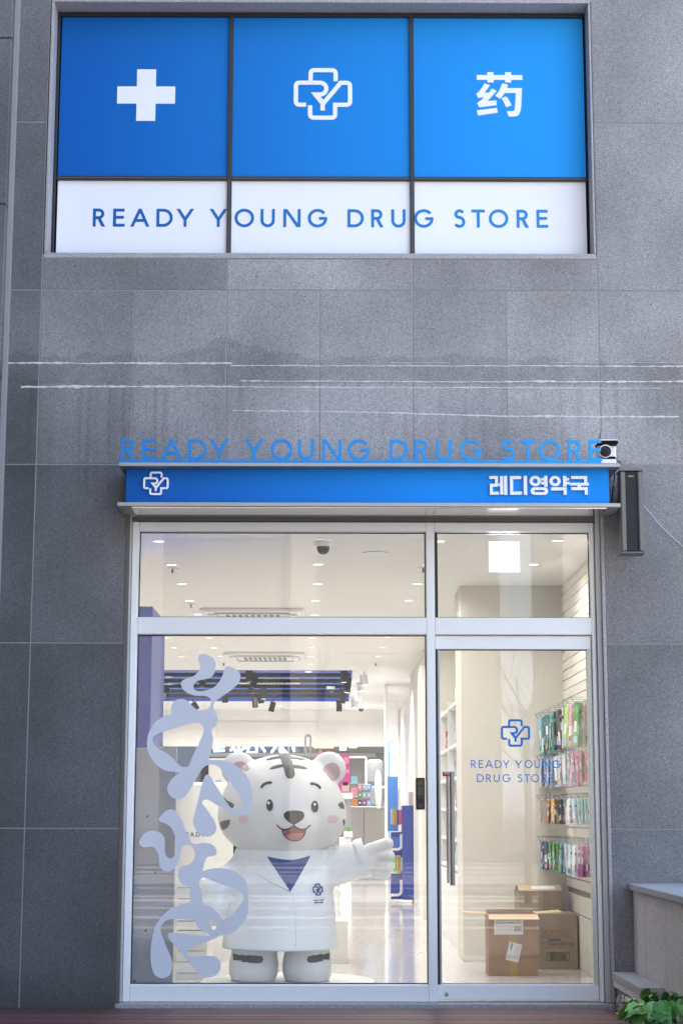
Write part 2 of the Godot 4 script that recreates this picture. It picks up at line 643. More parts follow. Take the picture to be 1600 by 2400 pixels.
func materials() -> void:
	var sp := speckle(512, 3, 0.63, 1.0, 1)
	var soft := speckle(256, 9, 0.86, 1.0, 2)
	M.soft = soft
	var wm := weather_and_light_map()
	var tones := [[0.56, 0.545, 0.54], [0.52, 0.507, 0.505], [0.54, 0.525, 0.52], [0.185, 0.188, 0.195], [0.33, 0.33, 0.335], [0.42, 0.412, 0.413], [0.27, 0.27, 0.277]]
	for i in tones.size():
		for v in 4:
			var kv: float = [1.0, 0.93, 1.06, 0.97][v]
			var m := grain(mat("granite_%d_%d" % [i, v], lin(tones[i][0] * kv, tones[i][1] * kv, tones[i][2] * kv * [1.0, 1.01, 0.985, 1.0][v]), [0.78, 0.70, 0.82, 0.75][v]), sp, 1.15)
			m.uv1_offset = Vector3(i * 0.37 + v * 0.23, i * 0.61 + v * 0.41, 0)
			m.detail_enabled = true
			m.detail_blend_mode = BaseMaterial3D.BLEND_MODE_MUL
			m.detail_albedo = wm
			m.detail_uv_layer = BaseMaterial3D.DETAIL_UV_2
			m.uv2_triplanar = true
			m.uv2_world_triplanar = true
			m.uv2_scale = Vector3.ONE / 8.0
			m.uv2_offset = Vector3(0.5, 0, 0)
	grain(mat("mortar", lin(0.33, 0.315, 0.315), 0.9), soft, 0.3)
	grain(mat("trim_stone", lin(0.56, 0.54, 0.54), 0.8), sp, 0.9)
	grain(mat("residue", lin(0.70, 0.67, 0.67), 0.9), soft, 0.2)
	grain(mat("patch", lin(0.33, 0.36, 0.41), 0.9), soft, 0.3)
	mat("white_frame", lin(0.78, 0.79, 0.80), 0.34)
	mat("frame_grey", lin(0.42, 0.42, 0.43), 0.5)
	mat("bronze", lin(0.10, 0.095, 0.09), 0.45)
	mat("gasket", lin(0.012, 0.012, 0.013), 0.6)
	mat("black", lin(0.006, 0.006, 0.007), 0.7, 0.0, 0.25)
	mat("dark_frame", lin(0.016, 0.018, 0.024), 0.4)
	mat("steel", lin(0.36, 0.36, 0.37), 0.45, 0.6)
	mat("mirror_steel", lin(0.62, 0.61, 0.58), 0.10, 1.0)
	mat("sign_white", lin(0.80, 0.81, 0.86), 0.45)
	mat("film", lin(0.60, 0.62, 0.69), 0.5, 0.0, 0.3)
	mat("blue_letter", lin(0.02, 0.12, 0.42), 0.4)
	mat("navy", lin(0.004, 0.045, 0.22), 0.6, 0.0, 0.3)
	mat("shop_white", lin(0.83, 0.82, 0.79), 0.6)
	mat("cream", lin(0.70, 0.67, 0.59), 0.6)
	mat("ceiling", lin(0.83, 0.82, 0.79), 0.8)
	mat("groove", lin(0.25, 0.23, 0.20), 0.7)
	mat("grey_panel", lin(0.30, 0.31, 0.33), 0.35)
	mat("grey_counter", lin(0.36, 0.35, 0.32), 0.5)
	mat("chrome", lin(0.55, 0.55, 0.55), 0.22, 1.0)
	grain(mat("carton", lin(0.42, 0.265, 0.15), 0.85), soft, 0.25, false)
	grain(mat("carton_grey", lin(0.36, 0.28, 0.19), 0.85), soft, 0.25, false)
	mat("carton_edge", lin(0.58, 0.43, 0.28), 0.85)
	mat("carton_inside", lin(0.40, 0.30, 0.22), 0.9)
	mat("tape", lin(0.42, 0.28, 0.07), 0.3)
	mat("paper", lin(0.80, 0.80, 0.80), 0.7)
	mat("print_black", lin(0.06, 0.055, 0.05), 0.8)
	mat("print_grey", lin(0.30, 0.30, 0.30), 0.8)
	mat("print_red", lin(0.42, 0.09, 0.06), 0.8)
	mat("statue_fur", lin(0.70, 0.70, 0.68), 0.45)
	mat("statue_coat", lin(0.71, 0.745, 0.76), 0.32)
	mat("statue_grey", lin(0.085, 0.078, 0.072), 0.5)
	mat("statue_black", lin(0.012, 0.011, 0.010), 0.45, 0.0, 0.3)
	mat("statue_nose", lin(0.035, 0.025, 0.018), 0.35, 0.0, 0.35)
	mat("statue_pink", lin(0.42, 0.30, 0.33), 0.5)
	mat("statue_mouth", lin(0.30, 0.08, 0.07), 0.4)
	mat("statue_tongue", lin(0.55, 0.20, 0.17), 0.4)
	mat("statue_blush", lin(0.70, 0.52, 0.52), 0.5)
	mat("plinth", lin(0.72, 0.72, 0.68), 0.4)
	mat("led_black", lin(0.012, 0.012, 0.014), 0.25)
	mat("lock_red", lin(0.10, 0.02, 0.02), 0.3)
	mat("pull_red", lin(0.35, 0.01, 0.02), 0.4)
	mat("handle", lin(0.24, 0.22, 0.215), 0.35, 0.5)
	mat("speaker_grey", lin(0.15, 0.14, 0.135), 0.4, 0.3)
	mat("speaker_cloth", lin(0.012, 0.012, 0.014), 0.7)
	var fl := mat("floor_tile", lin(0.76, 0.74, 0.705), 0.10)
	grain(fl, soft, 1.7)
	glow("lamp_glow", lin(1.0, 0.95, 0.86), 0.4)
	glow("panel_glow", lin(1.0, 0.98, 0.94), 0.4)
	var gl := mat("glass", Color(1, 1, 1, 0.02), 0.0)
	gl.transparency = BaseMaterial3D.TRANSPARENCY_ALPHA
	gl.metallic_specular = 0.41
	var gt := mat("back_glass", Color(1, 1, 1, 0.08), 0.02)
	gt.transparency = BaseMaterial3D.TRANSPARENCY_ALPHA
	grain(mat("plank", lin(0.13, 0.05, 0.042), 0.6), soft, 0.4)
	grain(mat("plank_dark", lin(0.10, 0.042, 0.036), 0.6), soft, 0.35)
	grain(mat("plank_light", lin(0.16, 0.062, 0.05), 0.6), soft, 0.45)
	grain(mat("concrete", lin(0.80, 0.76, 0.74), 0.9), sp, 1.2)
	grain(mat("concrete_light", lin(0.86, 0.81, 0.78), 0.9), sp, 1.0)
	grain(mat("rubble", lin(0.48, 0.43, 0.39), 0.95), sp, 0.5)
	grain(mat("paving", lin(0.30, 0.28, 0.25), 0.9), sp, 2.0)
	grain(mat("sun_band_pale", lin(0.80, 0.76, 0.70), 0.8), M.soft, 1.0)  # pale colour standing in for sun patches on the paving
	mat("asphalt", lin(0.07, 0.07, 0.07), 0.9)
	mat("road_paint", lin(0.75, 0.74, 0.7), 0.7)
	mat("facade_beige", lin(0.15, 0.135, 0.115), 0.8)
	mat("pilaster_stone", lin(0.42, 0.38, 0.32), 0.8)
	mat("facade_pale", lin(0.60, 0.57, 0.52), 0.8)
	mat("facade_grey", lin(0.30, 0.28, 0.26), 0.8)
	mat("window_dark", lin(0.03, 0.035, 0.04), 0.1)
	mat("bark", lin(0.12, 0.09, 0.07), 0.9)
	mat("cable", lin(0.55, 0.56, 0.58), 0.5)
	mat("socket_black", lin(0.02, 0.02, 0.02), 0.7)

func gradient_blue(n: String, c0: Color, c1: Color, x0: float, x1: float) -> StandardMaterial3D:   # printed colour that runs from deep to light blue along the sign
	var g := Gradient.new()
	g.offsets = PackedFloat32Array([0.0, 0.5, 1.0])
	g.colors = PackedColorArray([c0, c0.lerp(c1, 0.55), c1])
	var t := GradientTexture2D.new()
	t.gradient = g
	t.width = 256
	t.height = 4
	var m := mat(n, Color.WHITE, 0.5, 0.0, 0.25)
	m.albedo_texture = t
	m.uv1_triplanar = true
	m.uv1_world_triplanar = true
	var s := 1.0 / (x1 - x0)
	m.uv1_scale = Vector3(s, 0.01, 0.0)
	m.uv1_offset = Vector3(-x0 * s, 0.3, 0)
	m.texture_repeat = false
	return m

# ================================================================ the scene
func _ready() -> void:
	var cam := Camera3D.new()
	cam.name = "camera"
	add_child(cam)
	cam.transform = Transform3D(Basis(RX, RY, RZ), EYE)
	cam.fov = rad_to_deg(2.0 * atan(1200.0 / F))
	cam.near = 0.1
	cam.far = 600.0
	cam.current = true
	var env := Environment.new()
	env.background_mode = Environment.BG_SKY
	var sm := ProceduralSkyMaterial.new()
	sm.sky_top_color = Color(0.47, 0.61, 0.79)
	sm.sky_horizon_color = Color(0.89, 0.93, 0.96)
	sm.sky_curve = 0.2
	sm.ground_bottom_color = Color(0.30, 0.29, 0.28)
	sm.ground_horizon_color = Color(0.55, 0.56, 0.58)
	sm.sun_angle_max = 1.0
	var sky := Sky.new()
	sky.sky_material = sm
	env.sky = sky
	env.tonemap_mode = Environment.TONE_MAPPER_LINEAR
	env.tonemap_exposure = EXPOSURE
	env.sdfgi_enabled = true
	env.ssao_enabled = true
	env.ssil_enabled = true
	var we := WorldEnvironment.new()
	we.name = "world_environment"
	we.environment = env
	add_child(we)
	var sun := DirectionalLight3D.new()
	sun.name = "sun"
	add_child(sun)
	sun.light_color = Color(1.0, 0.95, 0.87)
	sun.light_energy = 1.5
	sun.light_angular_distance = 0.5
	sun.shadow_enabled = true
	sun.look_at_from_position(Vector3.ZERO, Vector3(-0.75, -1.0, 0.75), Vector3.UP)   # from behind the shop: its front lies in open shade

	materials()
	street()
	facade()
	sign_window()
	canopy()
	storefront()
	door()
	shop_shell()
	downlights()
	recess_and_track()
	corner_right()
	boxes_on_floor()
	far_shop()
	left_corner()
	statue()
	film()
	outdoor_right()

const EXPOSURE := 4.75
const DOWN_E := 0.245

func spot(n: String, at: Vector3, e: float, deg: float, r := 0.05, parent: Node = null) -> SpotLight3D:
	var l := SpotLight3D.new()
	l.name = numbered(n) if parent == null else n
	(self if parent == null else parent).add_child(l)
	l.position = at
	l.rotation_degrees = Vector3(-90, 0, 0)
	l.light_color = Color(1.0, 0.985, 0.96)
	l.light_energy = e
	l.light_size = r
	l.spot_angle = deg
	l.spot_range = 30.0
	l.spot_attenuation = 2.0
	l.shadow_enabled = true
	return l

# ---------------------------------------------------------------- street, seen only in the reflections of the glass
func street() -> void:
	var g := structure("ground")
	span(g, "earth", Vector3(-300, -0.5, -300), Vector3(300, -0.25, 300), M.paving, 0.0)
	var pv := structure("pavement")
	span(pv, "paving", Vector3(-60, -0.249, 2.6), Vector3(60, -0.05, 17.0), M.paving, 0.0)
	for e in [[9.4, 0.3], [11.3, 0.5], [13.6, 0.35], [15.6, 0.7]]:  # pale strips added as sunlit streaks for the glass to mirror
		span(pv, "painted_sun_band", Vector3(-60, -0.049, e[0]), Vector3(60, -0.045, e[0] + e[1]), M.sun_band_pale, 0.0)
	for e in [[28.0, 0.8], [31.0, 1.2]]:
		span(pv, "painted_sun_band", Vector3(-60, -0.039, e[0]), Vector3(60, -0.035, e[0] + e[1]), M.sun_band_pale, 0.0)
	for k in 3:
		span(pv, "kerb", Vector3(-60, -0.249, 17.002 + k * 9.2), Vector3(60, -0.03, 17.25 + k * 9.2), M.concrete_light, 0.01)
	var rd := structure("road")
	span(rd, "asphalt", Vector3(-60, -0.249, 17.26), Vector3(60, -0.2, 26.1), M.asphalt, 0.0)
	for k in 2:
		span(rd, "road_marking", Vector3(-60, -0.2, 19.2 + k * 4.6), Vector3(60, -0.196, 19.4 + k * 4.6), M.road_paint, 0.0)
	span(pv, "far_paving", Vector3(-60, -0.249, 26.46), Vector3(60, -0.04, 36.0), M.paving, 0.0)
	for s in 2:
		var b := thing("opposite_building", ["beige office block across the road, seen in the glass", "grey office block across the road, right of the gap in the glass"][s], "building", Vector3(-25.3 if s == 0 else 18.5, -0.1, 38))
		var w := 60.0 if s == 0 else 24.0
		var hh := 44.0 if s == 0 else 12.0
		box(b, "wall", Vector3(0, hh / 2, 4), Vector3(w, hh, 8), M.facade_beige if s == 0 else M.facade_pale, 0.02)
		for c in int(w / 4.4):
			var cx := -w / 2 + 1.6 + c * 4.4
			box(b, "pilaster", Vector3(cx, hh / 2, -0.15), Vector3(0.75, hh, 0.3), M.pilaster_stone, 0.02)
			if cx + 3.6 < w / 2:
				for r in int(hh / 5.2):
					box(b, "window_band", Vector3(cx + 2.2, 4.4 + r * 5.2, -0.01), Vector3(3.2, 0.9, 0.1), M.facade_grey, 0.0)
	var t := thing("bare_tree", "bare young tree beside the road, seen in the door glass", "tree", Vector3(2.9, -0.05, 15.2))
	var rng := RandomNumberGenerator.new()
	rng.seed = 4
	var st := start()
	add_tube(st, [Vector3(0, 0, 0), Vector3(0.03, 1.4, 0), Vector3(0.0, 2.9, 0.05)], 0.06, 7)
	mk(t, "trunk", st.commit(), M.bark)
	st = start()
	for i in 26:
		var a := rng.randf() * TAU
		var y0 := rng.randf_range(1.8, 2.9)
		var l := rng.randf_range(0.7, 1.5)
		var p := Vector3(0.01, y0, 0.03)
		var d := Vector3(cos(a), rng.randf_range(0.8, 1.6), sin(a)).normalized()
		var m := p + d * l * 0.5 + Vector3(0, -0.05, 0)
		add_tube(st, [p, m, p + d * l], 0.014, 5)
		for k in 3:
			var b2 := rng.randf() * TAU
			add_tube(st, [m, m + (d + Vector3(cos(b2), 0.4, sin(b2)) * 0.8).normalized() * l * 0.45], 0.007, 4)
	mk(t, "branches", st.commit(), M.bark)
	# unseen wing added to shade the left of the front, and the building body above the shop
	var wing := thing("unseen_wing", "unseen grey stone wing added on the left to shade the shop front", "building")
	span(wing, "wall", Vector3(-9, -0.2, 0.3), Vector3(-3.2, 17, 7.5), M.granite_3_0, 0.02)
	var body := thing("upper_building", "upper storeys of the stone building above the shop", "building")
	span(body, "wall", Vector3(-9, 7.9, -25.0), Vector3(6, 13.5, -0.32), M.granite_1_0, 0.0)
	span(body, "floor_slab", Vector3(-9, 4.2, -27.5), Vector3(6, 4.5, -0.32), M.concrete, 0.0)
	var deck := structure("deck")
	span(deck, "bearer", Vector3(-3.2, -0.2, 0.02), Vector3(1.70, 0.055, 2.6), M.black, 0.0)
	rng.seed = 21
	for k in 17:
		var m: Material = [M.plank, M.plank_dark, M.plank_light][rng.randi() % 3]
		var z0 := 0.035 + k * 0.15
		span(deck, "plank", Vector3(-3.2, 0.06, z0), Vector3(1.72, FL + rng.randf_range(-0.0015, 0.001), z0 + 0.143), m, 0.004)

# ---------------------------------------------------------------- granite wall
func slab(f: Node, x0: float, y0: float, x1: float, y1: float, tone: int, z := 0.0, thick := 0.03) -> void:
	var g := 0.003
	span(f, "stone_slab", Vector3(x0 + g, y0 + g, z - thick), Vector3(x1 - g, y1 - g, z), M["granite_%d_%d" % [tone, absi(int(x0 * 7.3 + y0 * 5.1 + 40.0)) % 4]], 0.003)

func facade() -> void:
	var f := thing("stone_facade", "grey granite slab wall with pale joints round the shop front and sign window", "wall")
	var zb := -0.0025
	# backing with pale joint mortar, butted round the openings
	span(f, "backing", Vector3(-9, -0.25, -0.32), Vector3(-1.37, 5.0, zb), M.mortar, 0.0)
	span(f, "backing", Vector3(-9, 5.0, -0.32), Vector3(-1.972, 7.9, zb), M.mortar, 0.0)
	span(f, "backing", Vector3(1.757, -0.25, -0.32), Vector3(6, 7.9, zb), M.mortar, 0.0)
	span(f, "backing", Vector3(-1.37, 3.25, -0.32), Vector3(1.757, 5.0, zb), M.mortar, 0.0)
	span(f, "backing", Vector3(-1.972, 6.83, -0.32), Vector3(1.757, 7.9, zb), M.mortar, 0.0)
	span(f, "backing", Vector3(-1.972, 5.0, -0.32), Vector3(1.757, 6.83, -0.23), M.black, 0.0)
	span(f, "threshold", Vector3(-1.37, -0.25, -0.32), Vector3(1.757, 0.115, zb), M.trim_stone, 0.004)
	var rows := [0.0, 1.195, 2.378, 3.558, 4.752, 5.942, 7.13]
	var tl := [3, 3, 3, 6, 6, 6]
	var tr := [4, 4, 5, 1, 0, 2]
	var rng := RandomNumberGenerator.new()
	rng.seed = 2
	for r in 6:
		# left of the vertical joint
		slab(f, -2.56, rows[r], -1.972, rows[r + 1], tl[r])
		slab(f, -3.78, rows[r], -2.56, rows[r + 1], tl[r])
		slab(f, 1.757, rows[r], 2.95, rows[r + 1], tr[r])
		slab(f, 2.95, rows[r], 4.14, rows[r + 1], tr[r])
		if r < 3:
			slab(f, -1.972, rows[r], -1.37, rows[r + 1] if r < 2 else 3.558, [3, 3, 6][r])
	var x6 := []
	for k in 7:
		x6.append(-1.972 + k * 0.6215)
	for k in 6:
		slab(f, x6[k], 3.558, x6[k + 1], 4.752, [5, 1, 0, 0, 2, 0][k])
	for k in 3:
		slab(f, x6[k * 2], 4.752, x6[k * 2 + 2], 4.972, [5, 0, 2][k])
		slab(f, x6[k * 2], 6.848, x6[k * 2 + 2], 7.13, [6, 5, 1][k])
	slab(f, -1.37, 3.25, 0.21, 3.552, 1)
	slab(f, 0.21, 3.25, 1.757, 3.552, 1)
	# pale stone surround of the sign window
	span(f, "window_surround", Vector3(-1.965, 4.975, -0.2), Vector3(1.752, 5.012, 0.004), M.trim_stone, 0.003)
	span(f, "window_surround", Vector3(-1.965, 6.818, -0.2), Vector3(1.752, 6.846, 0.004), M.trim_stone, 0.003)
	span(f, "window_surround", Vector3(-1.965, 5.014, -0.2), Vector3(-1.945, 6.816, 0.004), M.trim_stone, 0.003)
	span(f, "window_surround", Vector3(1.737, 5.014, -0.2), Vector3(1.752, 6.816, 0.004), M.trim_stone, 0.003)
	# jambs of the shop front
	span(f, "jamb", Vector3(-1.372, 0.12, -0.2), Vector3(-1.350, 3.25, 0.002), M.bronze, 0.002)
	span(f, "jamb", Vector3(-1.349, 0.12, -0.2), Vector3(-1.338, 3.25, -0.02), M.frame_grey, 0.002)
	span(f, "jamb", Vector3(1.738, 0.12, -0.2), Vector3(1.759, 3.25, 0.002), M.trim_stone, 0.002)
	span(f, "jamb", Vector3(1.706, 0.12, -0.2), Vector3(1.737, 3.25, -0.03), M.frame_grey, 0.002)
	span(f, "head_trim", Vector3(-1.337, 3.19, -0.2), Vector3(1.705, 3.25, -0.04), M.bronze, 0.003)
	span(f, "head_trim", Vector3(-1.337, 3.215, -0.039), Vector3(1.705, 3.25, 0.0), M.frame_grey, 0.003)
	# pier at the far left, standing proud of the wall
	var p := thing("stone_pier", "pier of grey granite standing proud of the wall at the left edge", "pier")
	for r in 6:
		span(p, "stone_slab", Vector3(-3.4, rows[r] + 0.004 - 0.62 if r > 0 else rows[r], 0.001), Vector3(-2.215, rows[r + 1] - 0.004 - 0.62, 0.09), M["granite_%d_%d" % [tl[r], r % 4]], 0.004)
	span(p, "stone_slab", Vector3(-3.4, 6.515, 0.001), Vector3(-2.215, 7.9, 0.09), M.granite_6_0, 0.004)
	span(p, "joint_strip", Vector3(-2.2145, 0.0, 0.0), Vector3(-2.178, 7.9, 0.03), M.mortar, 0.003)
	# smears of old sealant left by earlier signs
	for e in [[0, 851, 545, 852, 9], [540, 857, 1190, 858, 5], [1190, 857, 1600, 859, 6], [50, 907, 545, 906, 10], [545, 907, 1395, 910, 5], [1395, 910, 1545, 910, 3], [560, 893, 1180, 895, 5], [1180, 895, 1600, 894, 8], [545, 962, 900, 967, 5], [900, 967, 1180, 976, 7], [1180, 976, 1590, 978, 9], [915, 850, 1050, 850, 2], [1290, 849, 1400, 849, 2], [1430, 849, 1600, 850, 2]]:
		mk(f, "sealant_smear", smear(e, rng), M.residue)
	for e in [[800, 985, 811, 1001]]:
		var pts := []
		var o := U((e[0] + e[2]) * 0.5, (e[1] + e[3]) * 0.5, 0.0)
		for k in 16:
			var a := TAU * k / 16
			pts.append(Vector2(cos(a) * (e[2] - e[0]) * 0.5, sin(a) * (e[3] - e[1]) * 0.5) * rng.randf_range(0.55, 1.25))
		mk(f, "paint_patch", flat([PackedVector2Array(pts)], 0.0012, 1.0 / 358.0), M.patch, Vector3(o.x, o.y, 0.0))

func smear(e: Array, rng: RandomNumberGenerator) -> ArrayMesh:
	var a := U(e[0], e[1], 0.0)
	var b := U(e[2], e[3], 0.0)
	var w: float = e[4] / 358.0
	var n := int((b.x - a.x) / 0.018) + 2
	var top := []
	var bot := []
	var drift := 0.0
	for i in n:
		var t := float(i) / (n - 1)
		var p := a.lerp(b, t)
		drift = drift * 0.93 + rng.randf_range(-1, 1) * 0.0008
		var hh := w * 0.5 * rng.randf_range(0.3, 1.0) * (0.72 + 0.28 * sin(t * 23.0 + e[1]) * sin(t * 7.0))
		top.append(Vector3(p.x, p.y + drift + hh, 0.0))
		bot.append(Vector3(p.x, p.y + drift - hh * rng.randf_range(0.2, 1.1), 0.0))
	var st := start()
	var d := Vector3(0, 0, 0.0016)
	for i in n - 1:
		quad(st, bot[i] + d, bot[i + 1] + d, top[i + 1] + d, top[i] + d, Vector3.BACK)
		quad(st, top[i] + d, top[i + 1] + d, top[i + 1], top[i], Vector3.UP)
		quad(st, bot[i] + d, bot[i + 1] + d, bot[i + 1], bot[i], Vector3.DOWN)
	return st.commit()

# ---------------------------------------------------------------- upper sign window
func word_row(parent: Node, x0: float, y: float, z: float, cap: float, gap: float, t: float, m: Material, from := 0, to := 19, depth := 0.003, skip := []) -> void:
	for i in range(from, to):
		var e: Array = WORDS[i]
		var x: float = x0 + (e[1] - WORDS[from][1]) / 87.0 * cap * gap
		mk(parent, "letter", flat(glyph(e[0], t), depth, cap / 100.0), m, Vector3(x, y, z))

func sign_window() -> void:
	var s := thing("sign_window", "large upper window of three blue sign panels over three white ones in dark frames", "window sign")
	var z := -0.17
	var x := [-1.927, -0.732, 0.523, 1.7325]
	var y0 := 5.058
	var ym := 5.598
	var y1 := 6.815
	var blue := gradient_blue("sign_blue", lin(0.004, 0.100, 0.40), lin(0.018, 0.32, 0.84), -1.9, 1.72)
	var letter := gradient_blue("sign_letter", lin(0.008, 0.105, 0.37), lin(0.03, 0.26, 0.64), -1.7, 1.5)
	span(s, "frame", Vector3(-1.943, y0 - 0.02, z - 0.05), Vector3(x[0] + 0.002, y1, z + 0.025), M.dark_frame)
	span(s, "frame", Vector3(x[3] - 0.002, y0 - 0.02, z - 0.05), Vector3(1.7345, y1, z + 0.025), M.dark_frame)
	span(s, "frame", Vector3(x[0] + 0.003, y1 - 0.03, z - 0.05), Vector3(x[3] - 0.003, y1 - 0.001, z + 0.024), M.dark_frame)
	span(s, "frame", Vector3(x[0] + 0.003, y0 - 0.019, z - 0.05), Vector3(x[3] - 0.003, y0, z + 0.024), M.dark_frame)
	for k in 3:
		span(s, "transom", Vector3(x[k] + 0.003 + (0.014 if k > 0 else 0.0), ym - 0.014, z - 0.05), Vector3(x[k + 1] - 0.003 - (0.014 if k < 2 else 0.0), ym + 0.014, z + 0.022), M.dark_frame)
		span(s, "gasket", Vector3(x[k] + 0.018, ym - 0.0025, z + 0.0221), Vector3(x[k + 1] - 0.018, ym + 0.0025, z + 0.0245), M.bronze, 0.0)
	for k in [1, 2]:
		span(s, "mullion", Vector3(x[k] - 0.015, y0 + 0.001, z - 0.05), Vector3(x[k] + 0.015, y1 - 0.031, z + 0.024), M.dark_frame)
		span(s, "gasket", Vector3(x[k] - 0.0025, y0 + 0.001, z + 0.0241), Vector3(x[k] + 0.0025, ym - 0.02, z + 0.0265), M.bronze, 0.0)
	for k in 3:
		span(s, "blue_panel", Vector3(x[k] + 0.010, ym + 0.012, z - 0.02), Vector3(x[k + 1] - 0.010, y1 - 0.02, z), blue, 0.0)
		span(s, "white_panel", Vector3(x[k] + 0.014, y0 - 0.004, z - 0.02), Vector3(x[k + 1] - 0.014, ym - 0.012, z), M.sign_white, 0.0)
	# white cross
	var c := U(343, 223, z)
	mk(s, "white_cross", flat([PackedVector2Array([Vector2(-23, -66), Vector2(23, -66), Vector2(23, -22), Vector2(70, -22), Vector2(70, 22), Vector2(23, 22), Vector2(23, 66), Vector2(-23, 66), Vector2(-23, 22), Vector2(-70, 22), Vector2(-70, -22), Vector2(-23, -22)])], 0.003, 1.0 / 348.0), M.sign_white, c)
	var lc := U(756.5, 220.5, z)
	mk(s, "emblem", logo_mesh(142.0 / 350.0, 0.003), M.sign_white, lc)
	# the character for medicine
	var cc := U(1170, 220, z)
	for e in ["297,362 524,362 524,296 658,296 658,362 905,362 905,296 1037,296 1037,362 1275,362 1275,470 1037,470 1037,528 905,528 905,470 660,470 660,528 526,528 526,470 300,470", "462,550 578,592 460,765 560,760 620,668 720,720 525,950 716,933 712,1040 345,1092 303,992 390,930 455,868 325,880 287,785 345,735 410,650", "295,1160 724,1102 735,1210 318,1275", "845,550 965,577 942,656 1262,656 1240,1050 1225,1160 1195,1240 1155,1280 1110,1295 968,1297 930,1178 1065,1175 1090,1160 1102,1110 1115,1000 1127,768 890,768 795,898 690,830 775,720", "825,880 930,845 985,935 1035,1045 918,1088 880,990"]:
		var o := PackedVector2Array()
		for p in nums(e):
			o.append(Vector2(p.x - 784.0, 784.0 - p.y) / 8.711)
		mk(s, "character_stroke", flat(merge([o]), 0.003, 1.0 / 352.0), M.sign_white, cc)
	# lettering on the white panels; a letter that meets a mullion is cut by it, so it is set in two halves there
	var w0 := U(218, 531, z)
	word_row(s, w0.x, w0.y, z, 0.1283, 1.008, 0.155, letter)

